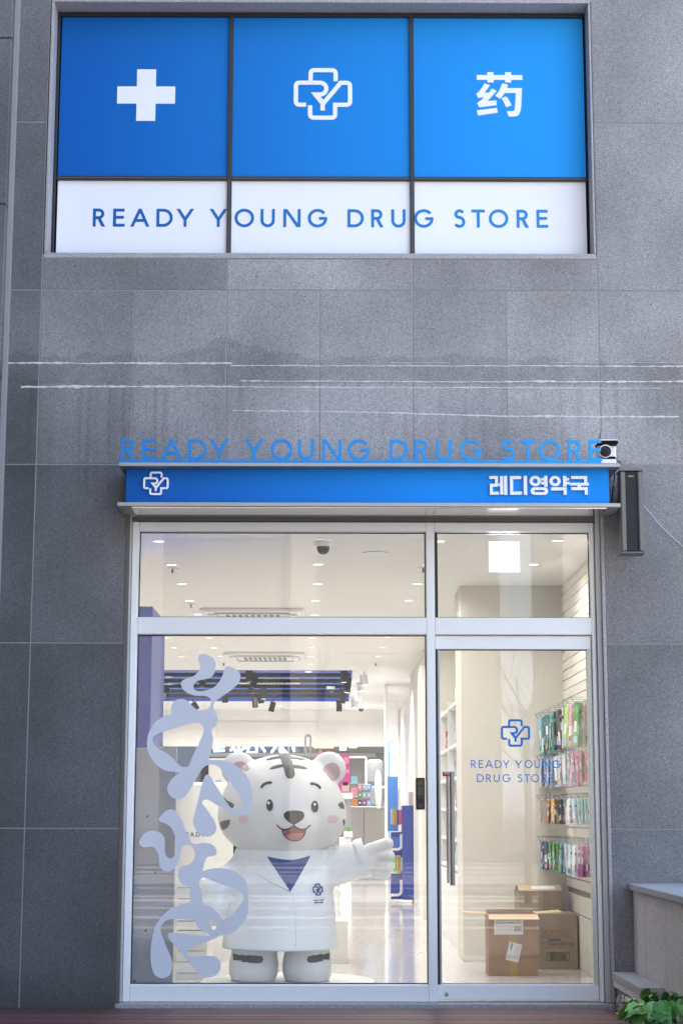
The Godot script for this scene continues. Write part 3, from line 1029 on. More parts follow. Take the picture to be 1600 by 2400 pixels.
# ---------------------------------------------------------------- canopy sign
func canopy() -> void:
	var c := thing("canopy_sign", "blue shop sign box between steel plates above the glass front, with letters standing on top", "sign")
	var blue := gradient_blue("canopy_blue", lin(0.004, 0.085, 0.36), lin(0.008, 0.24, 0.76), -1.35, 0.6)
	var letter := gradient_blue("canopy_letter", lin(0.02, 0.21, 0.60), lin(0.035, 0.33, 0.74), -1.35, 1.7)
	span(c, "top_plate", Vector3(-1.384, 3.478, 0.0), Vector3(1.819, 3.5015, 0.35), M.steel, 0.002)
	span(c, "bottom_plate", Vector3(-1.388, 3.218, 0.0), Vector3(1.816, 3.2435, 0.35), M.steel, 0.002)
	span(c, "soffit", Vector3(-1.30, 3.2085, 0.02), Vector3(1.73, 3.2175, 0.335), M.mirror_steel, 0.002)
	span(c, "sign_board", Vector3(-1.345, 3.2437, 0.02), Vector3(1.758, 3.4778, 0.27), blue, 0.002)
	span(c, "end_cheek", Vector3(-1.3475, 3.245, 0.02), Vector3(-1.3455, 3.477, 0.262), M.black, 0.0)
	span(c, "end_cheek", Vector3(1.7585, 3.245, 0.02), Vector3(1.7605, 3.477, 0.262), M.black, 0.0)
	var l0 := U(366, 1133.5, 0.272)
	mk(c, "emblem", logo_mesh(0.163, 0.014), M.sign_white, Vector3(l0.x, l0.y, 0.271))
	# the shop name in Korean, raised strokes
	var o := U(1130, 1180, 0.272)
	var k := 1.0 / (5.807 * 365.0)
	var cut := func(list: Array) -> void:
		var polys: Array = []
		var rings := false
		for e in list:
			if e is PackedVector2Array:
				polys.append(e)
			else:
				var pts := PackedVector2Array()
				for p in nums(e[0]):
					pts.append(Vector2(p.x, 465.0 - p.y))
				polys.append(stroke(pts, e[1]))
		mk(c, "korean_letter", flat(merge(polys), 0.016, k), M.sign_white, Vector3(o.x, o.y, 0.271))
	cut.call([["95,110 192,110 192,217 120,217 120,328 222,328", 40.0]])
	cut.call([["218,210 250,210", 36.0], ["260,90 260,347", 42.0]])
	cut.call([["313,87 313,350", 45.0]])
	cut.call([["527,110 395,110 395,327 535,327", 42.0]])
	cut.call([["583,86 583,350", 46.0]])
	cut.call([["862,86 862,238", 44.0], ["800,133 862,133", 34.0], ["800,187 862,187", 34.0]])
	cut.call([["1120,85 1120,235", 46.0], ["1122,130 1180,130", 34.0], ["1122,187 1185,187", 34.0]])
	cut.call([["930,266 1122,266 1122,347", 42.0]])
	cut.call([["1207,107 1405,107 1405,200", 40.0], ["1188,200 1447,200", 36.0], ["1318,200 1318,262", 48.0], ["1207,262 1410,262 1410,345", 40.0]])
	for r in [[718, 158], [988, 158]]:
		var a := arc(r[0], 465.0 - r[1], 77, 71, 0, 360, 32)
		a.remove_at(32)
		var b := arc(r[0], 465.0 - r[1], 33, 34, 0, -360, 32)
		b.remove_at(32)
		mk(c, "korean_letter", flat([a, b], 0.016, k), M.sign_white, Vector3(o.x, o.y, 0.271))
	var so := arc(843, 465 - 297, 48, 52, -90, 90, 16)
	so.append_array(arc(702, 465 - 297, 48, 52, 90, 270, 16))
	var si := arc(828, 465 - 297, 15, 15, 90, -90, 8)
	si.append_array(arc(717, 465 - 297, 15, 15, 270, 90, 8))
	mk(c, "korean_letter", flat([so, si], 0.016, k), M.sign_white, Vector3(o.x, o.y, 0.271))
	# letters cut from sheet, standing on the top plate
	var z := 0.336
	span(c, "letter_base", Vector3(-1.380, 3.502, z), Vector3(1.700, 3.519, z + 0.012), letter, 0.001)
	word_row(c, -1.372, 3.5195, z, 0.136, 0.936, 0.142, letter, 0, 19, 0.012)

	# bullet camera on the plate end
	var b := thing("bullet_camera", "white outdoor security camera with black hood on the right end of the sign plate", "security camera")
	span(b, "mounting_box", Vector3(1.695, 3.503, 0.20), Vector3(1.80, 3.535, 0.33), M.white_frame, 0.006)
	span(b, "rear_housing", Vector3(1.69, 3.545, 0.18), Vector3(1.81, 3.652, 0.27), M.white_frame, 0.01)
	span(b, "hood", Vector3(1.687, 3.632, 0.19), Vector3(1.812, 3.653, 0.345), M.black, 0.004)
	span(b, "hood_lid", Vector3(1.689, 3.6535, 0.19), Vector3(1.81, 3.660, 0.345), M.white_frame, 0.003)
	var st := start()
	add_tube(st, [Vector3(0, 0, 0), Vector3(-0.012, -0.016, 0.07)], 0.043, 20)
	mk(b, "barrel", st.commit(), M.white_frame, Vector3(1.742, 3.60, 0.265))
	st = start()
	add_tube(st, [Vector3(0, 0, 0), Vector3(-0.001, -0.002, 0.008)], 0.036, 20)
	mk(b, "lens", st.commit(), M.speaker_cloth, Vector3(1.730, 3.584, 0.332))
	mk(b, "lens_ring", lathe([[0.020, 0.0], [0.022, 0.003], [0.014, 0.004]], 20), M.gasket, Vector3(1.729, 3.582, 0.341)).rotation_degrees = Vector3(100, 0, 0)
	span(b, "arm", Vector3(1.70, 3.536, 0.21), Vector3(1.80, 3.556, 0.31), M.black, 0.006)
	mk(b, "lead", tube([Vector3(1.81, 3.55, 0.22), Vector3(1.845, 3.535, 0.22), Vector3(1.82, 3.515, 0.2), Vector3(1.815, 3.48, 0.16), Vector3(1.80, 3.30, 0.1)], 0.004, 6), M.black)

	# column speaker
	var sp := thing("column_speaker", "tall narrow grey column loudspeaker with black grille hung right of the sign", "loudspeaker")
	var x0 := 1.832
	var x1 := 1.982
	span(sp, "cabinet", Vector3(x0 + 0.006, 2.945, 0.10), Vector3(x1 - 0.006, 3.475, 0.205), M.speaker_grey, 0.01)
	span(sp, "side_rail", Vector3(x0, 2.947, 0.2052), Vector3(x0 + 0.037, 3.473, 0.25), M.speaker_grey, 0.012)
	span(sp, "side_rail", Vector3(x1 - 0.037, 2.947, 0.2052), Vector3(x1, 3.473, 0.25), M.speaker_grey, 0.012)
	span(sp, "grille", Vector3(x0 + 0.0375, 2.950, 0.2053), Vector3(x1 - 0.0375, 3.472, 0.236), M.speaker_cloth, 0.004)
	span(sp, "end_cap", Vector3(x0 - 0.002, 3.4735, 0.10), Vector3(x1 + 0.002, 3.483, 0.252), M.speaker_grey, 0.003)
	span(sp, "end_cap", Vector3(x0 - 0.002, 2.936, 0.10), Vector3(x1 + 0.002, 2.9465, 0.252), M.speaker_grey, 0.003)
	span(sp, "name_plate", Vector3(1.889, 3.436, 0.2362), Vector3(1.923, 3.444, 0.2385), M.print_grey, 0.0)
	span(sp, "bracket", Vector3(1.88, 3.10, 0.0), Vector3(1.93, 3.35, 0.099), M.bronze, 0.004)
	mk(sp, "strut", tube([Vector3(1.785, 3.455, 0.20), Vector3(1.83, 3.49, 0.16), Vector3(1.87, 3.485, 0.13)], 0.004, 6), M.steel)
	mk(sp, "strut", tube([Vector3(1.785, 3.44, 0.20), Vector3(1.825, 3.34, 0.16)], 0.004, 6), M.steel)
	var ca := U(1506, 1183, 0.03)
	var cb := U(1600, 1282, 0.012)
	var cc := U(1720, 1400, 0.012)
	var w := thing("speaker_cable", "thin pale cable running down the wall from the column loudspeaker", "cable")
	mk(w, "cable", tube([Vector3(1.95, 3.28, 0.09), ca, ca.lerp(cb, 0.5) + Vector3(-0.006, -0.012, 0), cb, cc], 0.0028, 6), M.cable)
	var j := thing("junction_plate", "small grey stone coloured plate on the wall behind the security camera", "cover plate")
	span(j, "plate", U(1406, 1040, 0.002), U(1439, 1013, 0.012), M.trim_stone, 0.002)

# ---------------------------------------------------------------- shop front
func pane(parent: Node, a: Vector3, b: Vector3) -> void:
	span(parent, "glass_pane", a, b, M.glass, 0.0)
	var g := 0.007
	var zf := b.z + 0.0006
	for e in [[a.x, a.y, b.x, a.y + g], [a.x, b.y - g, b.x, b.y], [a.x, a.y + g, a.x + g, b.y - g], [b.x - g, a.y + g, b.x, b.y - g]]:
		span(parent, "gasket", Vector3(e[0], e[1], zf), Vector3(e[2], e[3], zf + 0.004), M.gasket, 0.0)

func storefront() -> void:
	var s := thing("shop_front", "white aluminium shop front frame with one tall display pane and two panes above", "shop window")
	var zf := -0.07
	var zb := -0.19
	var w: Material = M.white_frame
	span(s, "frame_jamb", Vector3(-1.336, 0.118, zb), Vector3(-1.293, 3.186, zf), w, 0.004)
	span(s, "frame_jamb", Vector3(1.676, 0.118, zb), Vector3(1.703, 3.186, zf), w, 0.004)
	span(s, "mullion", Vector3(0.596, 0.118, zb), Vector3(0.652, 3.186, zf), w, 0.004)
	for e in [[-1.2925, 0.5955], [0.6525, 1.6755]]:
		span(s, "head_rail", Vector3(e[0], 3.125, zb), Vector3(e[1], 3.186, zf), w, 0.004)
		span(s, "transom_rail", Vector3(e[0], 2.443, zb), Vector3(e[1], 2.555, zf), w, 0.004)
	span(s, "bottom_rail", Vector3(-1.2925, 0.118, zb), Vector3(0.5955, 0.222, zf), w, 0.004)
	span(s, "sill", Vector3(-1.34, 0.1152, -0.2), Vector3(1.705, 0.1178, -0.03), M.steel, 0.0)
	pane(s, Vector3(-1.292, 0.223, -0.136), Vector3(0.595, 2.442, -0.124))
	pane(s, Vector3(-1.292, 2.556, -0.136), Vector3(0.595, 3.124, -0.124))
	pane(s, Vector3(0.668, 2.556, -0.136), Vector3(1.675, 3.124, -0.124))
	span(s, "glazing_bead", Vector3(0.6525, 2.5555, -0.15), Vector3(0.6672, 3.1245, -0.1), M.gasket, 0.0)

func door() -> void:
	var d := thing("glass_door", "glass entrance door with white rails, blue lettering and a long dark pull bar", "door")
	var w: Material = M.white_frame
	var z0 := -0.155
	var z1 := -0.095
	span(d, "top_rail", Vector3(0.656, 2.350, z0), Vector3(1.672, 2.437, z1), w, 0.003)
	span(d, "bottom_rail", Vector3(0.640, 0.128, z0), Vector3(1.673, 0.222, z1), w, 0.003)
	span(d, "edge_strip", Vector3(0.6535, 0.2225, z0), Vector3(0.668, 2.3495, z1), M.gasket, 0.002)
	span(d, "edge_strip", Vector3(0.6685, 0.2225, z0 + 0.01), Vector3(0.682, 2.3495, z1 - 0.01), M.frame_grey, 0.002)
	span(d, "edge_strip", Vector3(1.642, 0.2225, z0), Vector3(1.672, 2.3495, z1), grain(mat("edge_green", lin(0.66, 0.68, 0.58), 0.4), M.soft, 0.6), 0.002)
	span(d, "glass_pane", Vector3(0.683, 0.223, -0.131), Vector3(1.641, 2.349, -0.119), M.glass, 0.0)
	span(d, "gasket", Vector3(0.683, 0.2235, -0.1185), Vector3(1.641, 0.231, -0.113), M.steel, 0.0)
	span(d, "gasket", Vector3(0.683, 2.343, -0.1185), Vector3(1.641, 2.349, -0.113), M.gasket, 0.0)
	var kl := U(1046, 2336, -0.094)
	var kk := mk(d, "lock_cylinder", lathe([[0.013, 0.0], [0.013, 0.004], [0.010, 0.006], [0.0, 0.006]], 20), M.steel, Vector3(kl.x, 0.163, -0.0945))
	kk.rotation_degrees = Vector3(90, 0, 0)
	mk(kk, "key_slot", cbox(Vector3(0.002, 0.001, 0.009), 0.0), M.gasket, Vector3(0, 0.0065, 0))
	# pull bar
	var hb := U(1060, 2075, -0.05)
	var ht := U(1058, 1810, -0.05)
	var st := start()
	add_tube(st, [Vector3(ht.x, ht.y, -0.055), Vector3(ht.x, hb.y, -0.055)], 0.016, 16)
	var hd := mk(d, "pull_bar", st.commit(), M.handle)
	for y in [0.72, 0.36]:
		var st2 := start()
		add_tube(st2, [Vector3(ht.x, hb.y + y * 0.9, -0.1185), Vector3(ht.x, hb.y + y * 0.9, -0.06)], 0.008, 10)
		mk(hd, "standoff", st2.commit(), M.steel)
	span(d, "inner_pull_bar", Vector3(ht.x - 0.030, hb.y + 0.01, -0.175), Vector3(ht.x - 0.014, ht.y, -0.150), M.handle, 0.003)
	# red sign "Pull", half hidden by the bar
	var pl := U(1037, 1809, -0.118)
	span(d, "pull_sign", Vector3(pl.x - 0.001, pl.y - 0.028, -0.1185), Vector3(pl.x + 0.075, pl.y + 0.001, -0.117), M.pull_red, 0.0)
	var tm := text("Pull", 0.021, 0.0008)
	mk(d, "pull_lettering", tm, M.paper, Vector3(pl.x + 0.010, pl.y - 0.0225, -0.1169))
	# lettering and emblem on the glass
	var ink := gradient_blue("door_blue", lin(0.010, 0.15, 0.50), lin(0.012, 0.18, 0.56), 0.8, 1.6)
	var a := U(1103, 1800, -0.118)
	word_row(d, a.x, a.y, -0.1185, 0.0505, 0.915, 0.125, ink, 0, 10, 0.0008)
	var b := U(1117, 1833, -0.118)
	word_row(d, b.x, b.y, -0.1185, 0.0505, 0.925, 0.125, ink, 10, 19, 0.0008)
	var c := U(1207, 1718, -0.118)
	mk(d, "emblem", logo_mesh(0.190, 0.0008), ink, Vector3(c.x, c.y, -0.1185))
	# keypad lock
	var k := thing("keypad_lock", "black keypad door lock with small red display beside the glass door", "door lock")
	var lk := U(985, 1860, -0.1)
	span(k, "case", Vector3(lk.x - 0.028, lk.y - 0.100, -0.123), Vector3(lk.x + 0.026, lk.y + 0.100, -0.092), M.led_black, 0.006)
	span(k, "rim", Vector3(lk.x - 0.031, lk.y - 0.103, -0.1232), Vector3(lk.x + 0.029, lk.y + 0.103, -0.110), M.frame_grey, 0.006)
	span(k, "display", Vector3(lk.x - 0.018, lk.y + 0.052, -0.0918), Vector3(lk.x + 0.016, lk.y + 0.086, -0.0905), M.lock_red, 0.0)
	mk(k, "reader", disc_lathe(0.018, 0.003, 0.001, 24), M.gasket, Vector3(lk.x - 0.001, lk.y - 0.045, -0.0918)).rotation_degrees = Vector3(90, 0, 0)
	for r in 4:
		for q in 3:
			span(k, "key", Vector3(lk.x - 0.016 + q * 0.013, lk.y + 0.034 - r * 0.013, -0.0918), Vector3(lk.x - 0.011 + q * 0.013, lk.y + 0.038 - r * 0.013, -0.0912), M.print_grey, 0.0)

func text(t: String, size: float, depth: float) -> TextMesh:
	var tm := TextMesh.new()
	var f := SystemFont.new()
	f.font_names = PackedStringArray(["Droid Sans"])
	tm.font = f
	tm.text = t
	tm.font_size = 32
	tm.pixel_size = size / 32.0 * 1.35
	tm.depth = depth
	tm.horizontal_alignment = HORIZONTAL_ALIGNMENT_LEFT
	tm.vertical_alignment = VERTICAL_ALIGNMENT_BOTTOM
	return tm

func film() -> void:
	var f := thing("window_film", "large pale lavender brush lettering film stuck on the left of the display pane", "window decal")
	var a := "795,218 850,222 905,255 932,310 925,380 890,440 830,462 780,470 738,490 715,530 730,565 770,577 840,570 920,535 975,470 1005,400 1022,350 1050,335 1080,345 1150,385 1172,440 1150,500 1090,560 1020,610 960,650 925,680 910,715 915,755 940,800 948,860 930,920 890,955 905,1030 900,1110 880,1190 865,1240 930,1242 1030,1250 1110,1285 1190,1345 1250,1430 1280,1520 1285,1600 1280,1668 1260,1728 1210,1773 1150,1781 1090,1758 1020,1718 960,1690 900,1653 860,1630 825,1626 803,1648 808,1673 850,1728 920,1833 938,1898 925,1948 880,1980 820,1980 755,1943 715,1868 715,1808 740,1718 775,1568 800,1470 825,1405 850,1385 880,1400 920,1470 1000,1595 1030,1643 1075,1703 1120,1720 1170,1713 1193,1673 1185,1633 1150,1570 1080,1470 1000,1360 960,1310 900,1287 840,1297 795,1335 740,1430 690,1520 640,1590 590,1617 530,1615 480,1575 463,1520 480,1465 530,1405 580,1370 540,1358 450,1345 370,1300 310,1230 275,1150 268,1070 285,980 330,900 400,840 450,815 505,800 497,750 515,690 560,660 620,655 670,680 710,725 750,757 800,765 850,750 880,710 885,670 870,640 820,622 740,620 680,605 620,565 595,515 605,480 650,455 720,430 765,385 780,330 765,290 760,250 775,225"
	var ha := "320,1040 345,1005 430,970 600,915 720,885 780,890 812,930 810,985 760,1100 700,1230 670,1300 630,1312 590,1300 530,1240 470,1185 390,1140 330,1085"
	var b := "480,155 530,160 570,200 610,270 650,380 680,440 700,475 740,490 790,478 850,478 900,495 930,525 940,560 930,595 885,608 850,615 825,660 812,720 805,750 850,735 920,722 1000,722 1090,740 1170,790 1225,860 1243,940 1245,1060 1240,1150 1200,1240 1130,1320 1050,1362 970,1375 930,1398 830,1440 720,1480 675,1500 655,1540 670,1565 720,1573 900,1572 950,1595 980,1640 975,1700 940,1750 890,1778 830,1780 780,1760 740,1720 700,1660 620,1560 540,1470 490,1420 470,1375 480,1352 520,1347 700,1365 830,1376 886,1372 855,1358 800,1325 750,1280 710,1217 510,1215 450,1230 410,1270 400,1320 415,1380 450,1470 490,1560 512,1640 508,1700 480,1760 430,1782 380,1778 335,1740 310,1660 302,1560 310,1450 330,1340 360,1260 420,1180 500,1110 600,1070 680,1052 680,990 685,930 695,903 640,895 590,860 565,800 575,740 610,705 650,693 690,675 720,630 730,580 715,530 690,505 655,495 615,510 598,540 590,590 580,640 560,690 510,740 460,752 410,735 388,690 382,620 365,560 330,520 290,515 240,520 205,500 193,465 215,420 250,380 300,360 360,362 410,390 440,440 440,500 440,560 455,605 490,628 525,610 545,560 550,480 535,400 500,330 450,290 390,270 380,245 400,215 440,175"
	var hb := "770,860 790,825 830,815 900,845 1000,880 1110,920 1180,960 1198,990 1190,1040 1140,1110 1060,1190 1000,1258 985,1200 930,1130 870,1090 815,1070 800,1000 780,920"
	var hc := "858,1215 890,1222 925,1255 937,1290 925,1318 895,1310 872,1270"
	for e in [[a, [ha], 1480.0], [b, [hb, hc], 1860.0]]:
		var outs := []
		for q in [e[0]] + e[1]:
			var pts := []
			for p in nums(q):
				var u := U(280.0 + p.x * 0.24235, e[2] + p.y * 0.24235, -0.1235)
				pts.append(Vector2(u.x, u.y))
			var sm := smooth(pts, 3)
			var hole: bool = q != e[0]
			if Geometry2D.is_polygon_clockwise(sm) != hole:
				sm.reverse()
			outs.append(sm)
		mk(f, "brush_letter", flat(outs, 0.0008, 1.0), M.film, Vector3(0, 0, -0.1236))

# ---------------------------------------------------------------- shop interior
func shop_shell() -> void:
	var fl := structure("shop_floor")
	span(fl, "floor", Vector3(-4.6, -0.24, -27.4), Vector3(2.6, FL, -0.33), M.floor_tile, 0.0)
	var ce := structure("shop_ceiling")
	span(ce, "ceiling", Vector3(-4.6, CEIL, -12.5), Vector3(2.6, CEIL + 0.3, -0.32), M.ceiling, 0.0)
	span(ce, "ceiling", Vector3(-4.6, CEIL, -23.6), Vector3(2.6, CEIL + 0.3, -19.3), M.ceiling, 0.0)
	span(ce, "ceiling", Vector3(0.24, CEIL, -19.299), Vector3(2.6, CEIL + 0.3, -12.501), M.ceiling, 0.0)
	span(ce, "ceiling", Vector3(-4.6, CEIL, -19.299), Vector3(-3.6, CEIL + 0.3, -12.501), M.ceiling, 0.0)
	span(ce, "ceiling_hatch", Vector3(0.1, CEIL - 0.004, -10.6), Vector3(0.75, CEIL - 0.0005, -9.9), M.ceiling, 0.001)
	var w := structure("shop_walls")
	span(w, "left_wall", Vector3(-4.6, -0.24, -23.6), Vector3(-4.3, 3.8, -0.33), M.shop_white, 0.0)
	span(w, "right_wall", Vector3(2.2, -0.24, -23.6), Vector3(2.6, 3.8, -3.6), M.shop_white, 0.0)
	span(w, "right_wall", Vector3(2.02, FL, -3.6), Vector3(2.6, CEIL, -0.33), M.cream, 0.0)
	# corridor wall with the shelves beside the entrance; partition that faces the door
	span(w, "partition", Vector3(1.06, FL, -4.1), Vector3(2.01, CEIL, -3.47), M.cream, 0.003)
	span(w, "partition_back", Vector3(1.5, FL, -7.2), Vector3(2.01, CEIL, -4.101), M.cream, 0.003)
	span(w, "side_wall", Vector3(1.06, FL, -13.4), Vector3(2.0, CEIL, -7.201), M.cream, 0.003)
	span(w, "side_wall", Vector3(1.0, FL, -9.9), Vector3(1.058, 3.0, -9.2), M.shop_white, 0.004)
	span(w, "far_side_wall", Vector3(1.22, FL, -23.0), Vector3(2.0, CEIL, -13.401), M.shop_white, 0.003)
	span(w, "skirting", Vector3(1.05, FL + 0.001, -3.469), Vector3(1.90, FL + 0.045, -3.462), M.shop_white, 0.001)
	# header wall over the glass at the far end
	span(w, "header", Vector3(-4.3, 2.52, -22.2), Vector3(1.22, CEIL, -21.9), M.shop_white, 0.003)
	span(w, "header_panel", Vector3(-2.2, 2.70, -21.899), Vector3(-0.35, 2.98, -21.88), M.shop_white, 0.003)
	# lower ledge of the left wall by the window
	for s in [[-1.75, -5.6, "square air conditioner cassette in the ceiling nearer the window"], [-1.86, -10.2, "square air conditioner cassette in the ceiling just before the blue recess"]]:
		var cs := thing("air_conditioner", s[2], "air conditioner", Vector3(-0.79 if s[1] > -8.0 else -0.86, CEIL, s[1]), "ceiling air conditioners")
		cassette(cs)
	var x := thing("air_conditioner", "air conditioner cassette lit blue inside the recess", "air conditioner", Vector3(-1.05, 3.36, -16.3), "ceiling air conditioners")
	cassette(x)

func cassette(c: Node3D) -> void:
	box(c, "cover", Vector3(0, -0.02, 0), Vector3(0.98, 0.04, 0.98), M.white_frame, 0.012)
	for k in 9:
		box(c, "grille_slat", Vector3(-0.24 + k * 0.06, -0.0435, 0), Vector3(0.035, 0.006, 0.5), M.print_grey, 0.001)
	for e in [[0, 0.38, 0.7, 0.07], [0, -0.38, 0.7, 0.07], [0.38, 0, 0.07, 0.6], [-0.38, 0, 0.07, 0.6]]:
		box(c, "vane", Vector3(e[0], -0.048, e[1]), Vector3(e[2], 0.012, e[3]), M.shop_white, 0.003).rotation_degrees = Vector3(8 if e[1] > 0 else 0, 0, 0)
		box(c, "vane_gap", Vector3(e[0], -0.041, e[1]), Vector3(e[2] + 0.02, 0.003, e[3] + 0.02), M.frame_grey, 0.0)

func downlights() -> void:
	var rim := lathe([[0.036, -0.001], [0.052, -0.006], [0.056, -0.001]], 24)
	var bulb := disc_lathe(0.037, 0.003, 0.0005, 24)
	var list := [[372, 1268], [402.6, 1323], [426, 1368], [444, 1407], [463.5, 1439], [478, 1467], [491, 1494.5], [502, 1517.6], [515.5, 1538], [752, 1268], [746, 1322], [744, 1368], [739, 1407], [737, 1441], [734, 1467], [731.6, 1494.6], [730, 1517], [728.5, 1538], [727, 1556], [1029, 1268], [1002, 1323], [977, 1368], [956, 1407], [930, 1462], [909, 1493], [896, 1517], [886, 1537.7], [1306, 1267], [1250, 1322], [390, 1494.5], [408, 1517.6], [424.6, 1538.6]]
	var where := ["left row", "middle row", "right row", "pair by the entrance", "outer left row"]
	var ord := ["first", "second", "third", "fourth", "fifth", "sixth", "seventh", "eighth", "ninth", "tenth"]
	var src: Node3D = null
	var counts := [0, 0, 0, 0, 0]
	for i in list.size():
		var p := C(list[i][0], list[i][1], CEIL)
		var row := 0 if i < 9 else (1 if i < 19 else (2 if i < 27 else (3 if i < 29 else 4)))
		var label: String = "recessed ceiling downlight, %s from the window in the %s" % [ord[counts[row]], where[row]]
		counts[row] += 1
		if src == null:
			src = thing("downlight", label, "ceiling light", Vector3(p.x, CEIL, p.z), "recessed downlights in the shop ceiling")
			mk(src, "rim", rim, M.white_frame)
			mk(src, "lens", bulb, M.lamp_glow, Vector3(0, -0.0045, 0))
			spot("beam", Vector3(0, -0.02, 0), DOWN_E, 87.0, 0.04, src)
		else:
			dup(src, label, Vector3(p.x, CEIL, p.z))
	# square light panel hung in the lobby
	var q := U(1181, 1305, -0.4)
	var pl := thing("light_panel", "bright white square light panel in the lobby above the door", "ceiling light", Vector3(q.x, q.y, -0.4))
	box(pl, "case", Vector3(0, 0, -0.012), Vector3(0.214, 0.214, 0.02), M.white_frame, 0.003)
	box(pl, "diffuser", Vector3(0, 0, 0.0005), Vector3(0.204, 0.204, 0.004), M.panel_glow, 0.0)
	var al := AreaLight3D.new()
	al.name = "panel_beam"
	pl.add_child(al)
	al.position = Vector3(0, 0, 0.006)
	al.rotation_degrees = Vector3(0, 180, 0)
	al.area_size = Vector2(0.2, 0.2)
	al.light_energy = 0.05
	al.light_color = Color(1.0, 0.97, 0.92)
	al.shadow_enabled = true
	# dome cameras and sprinklers
	for e in [[757, 1268, 1.0, "black dome security camera in white ring, close behind the display window"], [846, 1656, 1.0, "small dome security camera on the ceiling far back"], [775, 1609, 1.0, "dome detector inside the blue recess"]]:
		var p := C(e[0], e[1], CEIL)
		var dcam := thing("dome_camera", e[3], "security camera", Vector3(p.x, CEIL, p.z), "dome cameras")
		mk(dcam, "base", lathe([[0.0, -0.045], [0.055, -0.042], [0.068, -0.02], [0.07, -0.0005]], 28), M.white_frame)
		mk(dcam, "dome", lathe([[0.0, -0.098], [0.02, -0.095], [0.038, -0.080], [0.046, -0.058], [0.046, -0.043]], 24), M.led_black)
	for e in [[404.5, 1332], [448, 1415], [525, 1554], [991, 1331], [880, 1554]]:
		var p := C(e[0], e[1], CEIL)
		var sp2 := thing("sprinkler", "small ceiling sprinkler beside a downlight", "sprinkler", Vector3(p.x, CEIL, p.z), "ceiling sprinklers")
		mk(sp2, "rose", disc_lathe(0.045, 0.004, 0.001, 20), M.white_frame, Vector3(0, -0.0045, 0))
		mk(sp2, "head", lathe([[0.014, -0.035], [0.006, -0.03], [0.008, -0.005]], 10), M.bronze)
	var cp := C(880, 1296, CEIL)
	var spk := thing("ceiling_speaker", "round white ceiling loudspeaker cover", "loudspeaker", Vector3(cp.x, CEIL, cp.z))
	mk(spk, "grille", disc_lathe(0.10, 0.008, 0.003, 32), M.white_frame, Vector3(0, -0.0085, 0))

